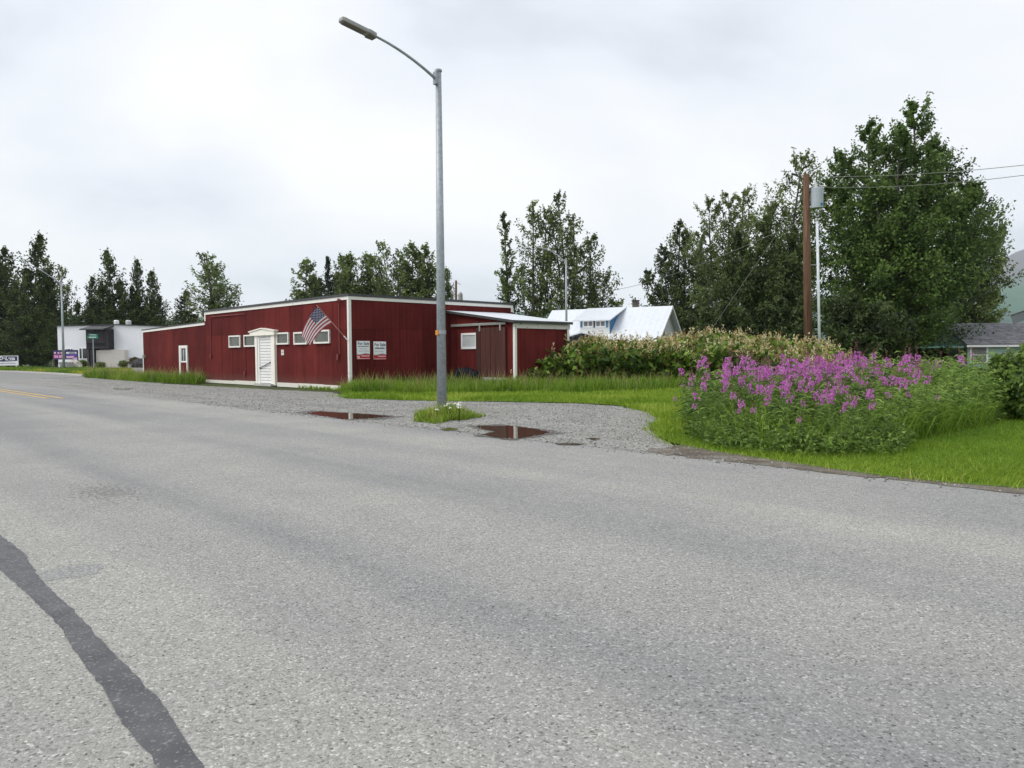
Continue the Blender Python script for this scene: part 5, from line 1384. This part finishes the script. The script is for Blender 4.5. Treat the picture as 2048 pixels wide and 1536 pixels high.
# ================================================================== TREES
def make_tree(seed, H, stems, spread, crown_lo, nb, subs, lpt, leaf, el=(.35, 1.15), shape='ovate', trunk_r=.22, wind=(-.0, 0), tintm=.45, tipness=1.0):
    """returns trunk (MB) and crown mesh data in local coordinates.
    stems: list of (dx, dy, height fraction) leaders; branches climb, twigs carry the leaves"""
    r = np.random.default_rng(seed)
    tm = MB(); LC, LD, LT = [], [], []
    for st_ in stems:
        sx, sy, hf_ = st_[:3]; c_lo = st_[3] if len(st_) > 3 else crown_lo
        h = H * hf_
        ph = r.uniform(0, 6.28, 2)
        def S(t, sx=sx, sy=sy, h=h, ph=ph):
            return np.array([sx * t ** .8 + .03 * h * math.sin(3 * t + ph[0]) * t + wind[0] * h * t ** 3, sy * t ** .8 + .03 * h * math.sin(2.6 * t + ph[1]) * t + wind[1] * h * t ** 3, h * t])
        ts = np.linspace(0, 1, 9)
        tm.tube([S(t) for t in ts], [trunk_r * hf_ * (1 - .93 * t) + .012 for t in ts], 7, cap=False)
        n_ = max(6, int(nb * hf_))
        for i in range(n_):
            t = c_lo + (1 - c_lo) * (i + r.random()) / n_
            tc = (t - c_lo) / (1 - c_lo)
            if shape == 'ovate': rad = spread * (math.sin(math.pi * min(1, .16 + .80 * tc)) ** .75) * (1 - .25 * tc)
            elif shape == 'cone': rad = spread * (1 - tc) ** .85 * (1 if tc > .06 else .7) + .03 * spread
            elif shape == 'dense': rad = spread * (1 - max(0, (tc - .25) / .75) ** 1.7) * (.86 + .14 * min(1, tc * 6))
            else: rad = spread * (.35 + .65 * math.sin(math.pi * min(1, .25 + .70 * tc)))
            rad = max(rad, .05 * spread) * r.uniform(.6, 1.2)
            az = i * 2.399 + r.normal(0, .5)
            e = el[0] + (el[1] - el[0]) * tc + r.normal(0, .12)
            hd_ = np.array([math.cos(az), math.sin(az), 0])
            p0 = S(t)
            rise = min(rad * math.tan(min(max(e, -.6), 1.2)) * .75, (h - p0[2]) * .85 + .02 * h)
            def B(q, p0=p0, hd_=hd_, rad=rad, rise=rise):
                return p0 + hd_ * rad * q + np.array([wind[0], wind[1], 0]) * rad * q * q * 2 + zhat * rise * (.45 * q + .55 * q * q)
            tm.tube([B(q) for q in (0, .35, .7, 1)], [max(.012, .028 * rad * (1 - .9 * q)) for q in (0, .35, .7, 1)], 4, cap=False)
            bt = r.normal(tintm, .19)
            # a thin feathery shoot past the branch end
            e0_ = B(1.0); dv_ = e0_ - B(.7); dv_ = dv_ / (np.linalg.norm(dv_) + 1e-6) + zhat * .5; ls = .10 * rad + .045 * spread
            nf = max(5, int(lpt * .9)); wf = r.random(nf)
            LC.append(e0_ + dv_ * (ls * 1.6) * wf[:, None] + r.normal(size=(nf, 3)) * (.022 * spread + .02)); dd = r.normal(size=(nf, 3)); dd[:, 2] -= .35; LD.append(dd)
            LT.append(np.clip(bt + .12 + r.normal(0, .14, nf), 0, 1))
            tm.tube([e0_, e0_ + dv_ * ls * 1.5], [.010, .005], 3, cap=False)
            for s in range(subs):
                q = .22 + .78 * ((s + r.random()) / subs) ** .85
                c0 = B(q)
                d0 = r.normal(size=3) * np.array([1, 1, .6]) + hd_ * .5 + zhat * .45; d0 /= np.linalg.norm(d0)
                ln = (.22 + .18 * r.random()) * max(rad, .18) * (1.15 - .4 * q)
                nl = max(3, int(lpt * r.uniform(.5, 1.5) * (1.0 if tc < .6 else .75)))
                w_ = r.random(nl)
                pos = c0 + d0 * ln * w_[:, None] + r.normal(size=(nl, 3)) * np.array([1, 1, .8]) * (.075 * max(rad, .3) + .035)
                LC.append(pos); dd = r.normal(size=(nl, 3)); dd[:, 2] -= .35; LD.append(dd)
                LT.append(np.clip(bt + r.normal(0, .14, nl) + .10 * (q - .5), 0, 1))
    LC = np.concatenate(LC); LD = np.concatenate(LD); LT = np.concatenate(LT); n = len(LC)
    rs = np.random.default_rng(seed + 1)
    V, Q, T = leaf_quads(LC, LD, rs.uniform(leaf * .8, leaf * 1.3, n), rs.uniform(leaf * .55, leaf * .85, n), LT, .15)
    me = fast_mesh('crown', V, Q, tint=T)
    tme = bpy.data.meshes.new('trunk'); tme.from_pydata(tm.v, [], tm.f); tme.update()
    return tme, me
def plant_tree(tme, cme, loc, label, name='poplar_tree', cat='tree', group=None, mat=TREE_L, scale=(1, 1, 1), rz=0):
    t = thing(name, loc, label, cat, group); t.scale = scale; t.rotation_euler = (0, 0, rz)
    for nm, me, m in (('trunk', tme, BARK), ('crown', cme, mat)):
        o = bpy.data.objects.new(nm, me); COL.objects.link(o); o.parent = t
        if not me.materials: me.materials.append(m)
    return t
def tree_h(x, y, Y): return float(height_at(x, y, Y)) + .03
rng = np.random.default_rng(71)
# --- the big tree and its neighbours on the right
H = tree_h(1828, 185, 43)
tm_, cm_ = make_tree(201, H, [(.6, .2, 1.0), (-1.7, .6, .94), (-3.2, -.3, .82), (2.7, .3, .86, .24), (-.4, -1.4, .88), (1.7, -1.3, .78, .16), (-4.3, .2, .70), (3.8, .0, .70, .30), (-2.4, -1.6, .66)], 3.1, .08, 60, 11, 22, .165, el=(.30, .95), shape='dense', trunk_r=.24, tintm=.52)
plant_tree(tm_, cm_, ground_at(1794, 58, -.03), 'huge dense green tree towering right of the wooden utility pole', mat=TREE_B, scale=(1.38, 1.35, 1.27), group='trees on the right')
H = tree_h(1955, 395, 67)
tm_, cm_ = make_tree(202, H, [(.2, .2, 1.0), (1.5, -.4, .80), (-1.2, 0, .8)], 2.9, .22, 46, 9, 15, .24, shape='ovate', trunk_r=.16, tintm=.45, wind=(.02, 0))
plant_tree(tm_, cm_, ground_at(1936, 67, -.03), 'slimmer airy tree growing out of the right side of the huge tree', mat=TREE_L, group='trees on the right')
H = tree_h(1575, 322, 60)
tm_, cm_ = make_tree(203, H, [(0, 0, 1.0), (1.2, .5, .86), (-1.4, .2, .78)], 2.8, .18, 46, 9, 14, .20, shape='ovate', trunk_r=.24, tintm=.50, wind=(.03, 0))
plant_tree(tm_, cm_, ground_at(1572, 60, -.03), 'tall airy tree just left behind the wooden utility pole', mat=TREE_L, group='trees on the right')
H = tree_h(1530, 432, 52)
tm_, cm_ = make_tree(204, H, [(0, 0, 1.0), (1.8, .4, .92), (-1.9, .3, .9), (.4, -1.0, .72), (3.0, .2, .78), (-3.0, -.4, .7)], 2.6, .03, 52, 10, 19, .18, el=(.25, .9), shape='dense', trunk_r=.2, tintm=.50)
plant_tree(tm_, cm_, ground_at(1535, 52, -.03), 'round dense dark tree behind the guy wire', name='willow_tree', mat=TREE_D, group='trees on the right')
H = tree_h(1450, 383, 84)
tm_, cm_ = make_tree(205, H, [(0, 0, .97), (1.8, .5, 1.0), (-1.7, .2, .95), (3.2, .3, .86), (-3.0, 0, .75)], 3.3, .06, 46, 9, 14, .24, el=(.3, .95), shape='ovate', trunk_r=.26, tintm=.48, wind=(-.01, 0))
plant_tree(tm_, cm_, ground_at(1450, 84, -.03), 'tall open crowned tree second from the white house on the right', mat=TREE_L, group='trees on the right')
H = tree_h(1350, 443, 92)
tm_, cm_ = make_tree(206, H, [(0, 0, 1.0), (1.8, .3, .92), (-1.9, .2, .82), (3.4, 0, .8), (-3.4, .3, .66), (4.2, .2, .7)], 3.2, .04, 50, 10, 13, .25, el=(.3, .95), shape='dense', trunk_r=.26, tintm=.48)
plant_tree(tm_, cm_, ground_at(1350, 92, -.03), 'dark leafy tree rising behind the gable of the white house', mat=TREE_D, group='trees on the right')
H = tree_h(1950, 612, 75)
tm_, cm_ = make_tree(207, H, [(0, 0, 1.0), (1.2, 0, .8), (-1.5, 0, .9)], 1.8, .06, 26, 7, 11, .25, shape='dense', trunk_r=.1, tintm=.5)
plant_tree(tm_, cm_, ground_at(1948, 75, -.03), 'small bushy tree behind the roof of the green cottage', name='small_tree', mat=TREE_L, group='trees on the right')
# low dark thicket under the big trees
for k, (x, Y, yt, w, lab) in enumerate(((1700, 40, 590, 2.6, 'dark leafy bush under the huge tree, right of the white riser pipe'), (1765, 41, 610, 2.2, 'dark bush under the middle of the huge tree'), (1800, 57, 640, 1.8, 'dark bush left of the green porch roof'), (1560, 44, 600, 2.4, 'dark bush left of the wooden utility pole'), (1445, 50, 610, 2.4, 'dark bush right of the white house gable, behind the hedge'))):
    tm_, cm_ = make_tree(230 + k, tree_h(x, yt, Y), [(0, 0, 1.0), (w * .5, 0, .85), (-w * .5, 0, .9)], w * .6, .03, 30, 8, 13, .19, shape='dense', trunk_r=.06, tintm=.30)
    plant_tree(tm_, cm_, ground_at(x, Y, -.03), lab, name='bush', cat='bush', mat=TREE_D, group='bushes under the trees on the right')
# --- cottonwoods behind the lean-to
CY = 82.0
cw = [(1027, 432, 1.0, 'thin tall cottonwood at the left of the group behind the lean-to', 301, [(0, 0, 1.0), (-.6, 0, .62)], 1.3),
      (1082, 408, 2.2, 'leaning cottonwood with several stems behind the lean-to roof', 302, [(-.8, 0, 1.0), (.7, .3, .95), (1.6, 0, .7), (-1.8, 0, .6)], 2.2),
      (1136, 395, 2.2, 'tallest cottonwood of the group, behind the distant street lamp', 303, [(0, 0, 1.0), (1.2, .4, .88), (-1.0, .2, .9), (1.9, 0, .7)], 2.2),
      (1192, 474, 2.2, 'cottonwood with spreading branch at the right of the group, over the white roof', 304, [(0, 0, 1.0), (1.5, 0, .7), (2.6, 0, .5)], 2.2)]
for x, y, w, lab, sd, stems, sp in cw:
    tm_, cm_ = make_tree(sd, tree_h(x, y, CY), stems, sp, .16, 46, 8, 8, .25, el=(.5, 1.1), shape='ovate', trunk_r=.24, tintm=.45, wind=(-.012, 0))
    plant_tree(tm_, cm_, ground_at(x - 6, CY, -.03), lab, name='cottonwood_tree', mat=TREE_L, group='cottonwoods behind the lean-to')
H = tree_h(1183, 569, 86)
tm_, cm_ = make_tree(305, H, [(0, 0, 1.0)], 2.0, .02, 70, 8, 12, .22, el=(-.1, .7), shape='cone', trunk_r=.12, tintm=.4)
plant_tree(tm_, cm_, ground_at(1183, 86, -.03), 'short dark spruce just above the white roof, right of the distant lamp', name='spruce_tree', mat=SPRUCE, group='cottonwoods behind the lean-to')
# --- row behind the red building and groups at the left: shared kinds, each placed singly
def kind_mesh(seed, **kw):
    return make_tree(seed, 10.0, **kw)
K = {
 'slim': kind_mesh(401, stems=[(0, 0, 1.0), (.5, .1, .84), (-.4, 0, .7)], spread=1.35, crown_lo=.06, nb=54, subs=8, lpt=8, leaf=.20, el=(.5, 1.1), shape='ovate', trunk_r=.12, tintm=.54, wind=(-.03, 0)),
 'airy': kind_mesh(402, stems=[(0, 0, 1.0), (1.0, .2, .92), (-.9, 0, .88), (1.8, 0, .74)], spread=1.7, crown_lo=.08, nb=38, subs=8, lpt=7, leaf=.19, el=(.45, 1.1), shape='ovate', trunk_r=.14, tintm=.54, wind=(-.04, 0)),
 'cone': kind_mesh(403, stems=[(0, 0, 1.0), (.8, 0, .74), (-.9, .2, .68)], spread=2.5, crown_lo=.02, nb=72, subs=8, lpt=9, leaf=.19, el=(.4, .95), shape='cone', trunk_r=.13, tintm=.40, wind=(-.03, 0)),
 'bulk': kind_mesh(404, stems=[(0, 0, 1.0), (1.6, .2, .86), (-1.7, 0, .9), (.2, -1.0, .7)], spread=2.2, crown_lo=.02, nb=46, subs=9, lpt=10, leaf=.20, el=(.3, .9), shape='dense', trunk_r=.15, tintm=.40, wind=(-.03, 0)),
 'spruce': kind_mesh(405, stems=[(0, 0, 1.0)], spread=1.8, crown_lo=.02, nb=110, subs=7, lpt=9, leaf=.17, el=(-.2, .5), shape='cone', trunk_r=.12, tintm=.4),
}
KM = {'slim': TREE_L, 'airy': TREE_L, 'cone': TREE_D, 'bulk': TREE_D, 'spruce': SPRUCE}
def put(kind, x, y, Y, wscale, label, name, group, rz):
    H = tree_h(x, y, Y); s = H / 10.0
    plant_tree(*K[kind], ground_at(x, Y, -.03), label, name=name, mat=KM[kind], group=group, scale=(s * wscale, s * wscale, s), rz=rz)
RG = 'row of trees behind the red building'
for kind, x, y, Y, ws, lab, nm, rz in (
    ('slim', 616, 523, 112, 1.35, 'slim pale tree at the left end of the row behind the red building', 'poplar_tree', .3),
    ('spruce', 655, 515, 108, .72, 'single dark spruce among the poplars, second from left in the row', 'spruce_tree', .0),
    ('slim', 681, 514, 114, 1.1, 'thin poplar just right of the dark spruce', 'poplar_tree', 2.0),
    ('slim', 706, 512, 110, 1.25, 'leafy poplar above the white corner trim of the red building', 'poplar_tree', 4.1),
    ('slim', 733, 512, 112, 1.3, 'poplar left of the middle gap in the row behind the red building', 'poplar_tree', 1.1),
    ('airy', 783, 489, 110, .95, 'tallest airy poplar in the row left of the tall street lamp', 'poplar_tree', .2),
    ('slim', 824, 490, 110, 1.15, 'poplar second left of the tall lamp pole, over the red roof', 'poplar_tree', 3.0),
    ('slim', 858, 494, 112, 1.15, 'poplar touching the left side of the tall lamp pole', 'poplar_tree', 5.2),
    ('slim', 893, 540, 112, .7, 'short poplar mostly hidden behind the tall lamp pole', 'poplar_tree', .9),
    ('cone', 640, 560, 106, 1.1, 'low green tree at the foot of the dark spruce, over the roof edge', 'young_tree', 2.5),
    ('airy', 760, 560, 116, 1.2, 'low open tree filling the row behind the red roof', 'young_tree', 2.2)):
    put(kind, x, y, Y, ws, lab, nm, RG, rz)
LG = 'trees at the left behind the white building'
for kind, x, y, Y, ws, lab, nm, rz in (
    ('bulk', -60, 500, 112, 1.0, 'dense dark tree cut by the left edge of the picture', 'poplar_tree', .6),
    ('bulk', 14, 497, 116, .85, 'dense dark tree just inside the left edge, above the navy sign', 'poplar_tree', 2.0),
    ('cone', 72, 473, 114, .95, 'tallest pointed tree on the left, left of the grey lamp pole', 'poplar_tree', 4.0),
    ('airy', 112, 521, 120, .8, 'leaning airy tree behind the top of the grey lamp pole', 'poplar_tree', .4),
    ('bulk', 62, 590, 110, 1.35, 'broad dark lower tree behind the navy and purple signs', 'young_tree', 1.0),
    ('bulk', 148, 605, 128, 1.3, 'low yellow green tree above the left end of the white building', 'young_tree', 3.3),
    ('cone', 190, 558, 126, .9, 'short pointed tree above the charcoal entrance tower', 'poplar_tree', 2.4),
    ('cone', 232, 506, 126, .95, 'tallest conical tree behind the white building', 'poplar_tree', .9),
    ('cone', 274, 523, 128, .75, 'narrow conical tree second behind the white building', 'poplar_tree', 5.0),
    ('cone', 314, 547, 128, .95, 'conical tree above the far wing of the red building', 'poplar_tree', 1.7),
    ('bulk', 262, 600, 124, 1.5, 'low dense tree between the conical trees and the white roof', 'young_tree', .3),
    ('airy', 434, 514, 122, 1.35, 'wide airy tree over the step in the red roof', 'poplar_tree', 1.5),
    ('cone', 370, 585, 124, 1.4, 'lower dark tree left of the wide airy one', 'young_tree', 2.9),
    ('bulk', 430, 600, 120, .9, 'dark base tree below the wide airy one', 'young_tree', 5.5)):
    put(kind, x, y, Y, ws, lab, nm, LG, rz)
# dark shrub at the right edge of the lawn
tm_, cm_ = make_tree(501, 1.40, [(0, 0, 1.0), (.5, .2, .95), (-.5, .2, .85), (.9, -.2, .9), (0, -.4, .7)], .62, .03, 34, 8, 20, .085, shape='dense', trunk_r=.03, tintm=.42)
plant_tree(tm_, cm_, ground_at(2072, 14.8, .0), 'dark leafy shrub at the right edge of the lawn', name='shrub', cat='shrub', mat=WEED)
# shrubs and rocks at the foot of the white building
for k, (x, w, hgt, lab) in enumerate(((164, 1.0, .9, 'green shrub below the white building window'), (246, .7, .8, 'small reddish shrub in front of the beige wall'), (270, 1.0, 1.25, 'rounded brownish shrub beside the beige wall'), (200, .8, .6, 'low shrub at the foot of the charcoal tower posts'))):
    tm_, cm_ = make_tree(510 + k, hgt, [(0, 0, 1.0), (.3, 0, .9), (-.3, 0, .9)], w * .55, .03, 22, 6, 8, .16, shape='dense', trunk_r=.03, tintm=.55)
    plant_tree(tm_, cm_, ground_at(x, 95.5, .0), lab, name='shrub', cat='shrub', mat=TREE_L if k != 2 else foliage('brownish_shrub', (.05, .04, .02), (.16, .13, .06), .2), group='shrubs by the white building')
def boulder(x, Y, s, lab, mat):
    bm = bmesh.new(); bmesh.ops.create_icosphere(bm, subdivisions=3, radius=1)
    from mathutils import noise as mn
    for w in bm.verts:
        f = 1 + .35 * mn.noise(w.co * 1.3 + Vector((x, 0, 0))); w.co = Vector((w.co.x * f * s[0], w.co.y * f * s[1], w.co.z * f * s[2] + s[2] * .6))
    me = bpy.data.meshes.new('boulder'); bm.to_mesh(me); bm.free()
    o = link_mesh('boulder', me, mat, None, ground_at(x, Y, .0)); tag(o, lab, 'boulder', 'boulders by the white building')
boulder(284, 95, (1.1, .7, .75), 'dark boulder beside the end of the red wing', plain('dark_rock', (.05, .05, .055), .9, var=.4, bump=.5))
boulder(150, 84, (.75, .5, .65), 'pale boulder at the right foot of the purple banner board', plain('pale_rock', (.45, .42, .36), .9, var=.3, bump=.5))

# ================================================================== HAZE
hz = MB().box([-9500, -900, -4], [19000, 0, 0], [0, 7400, 0], [0, 0, 900])
ho = hz.build('haze', [], None)
t = NT('haze_air')
pv_ = t.n('VolumePrincipled'); pv_.inputs['Color'].default_value = (.86, .94, 1.0, 1); pv_.inputs['Density'].default_value = 0.00007; pv_.inputs['Anisotropy'].default_value = 0.0
t.l(pv_.outputs[0], t.out.inputs['Volume'])
ho.data.materials.clear(); ho.data.materials.append(t.m)
tag(ho, kind='stuff', label='thin pale haze lying over the valley')
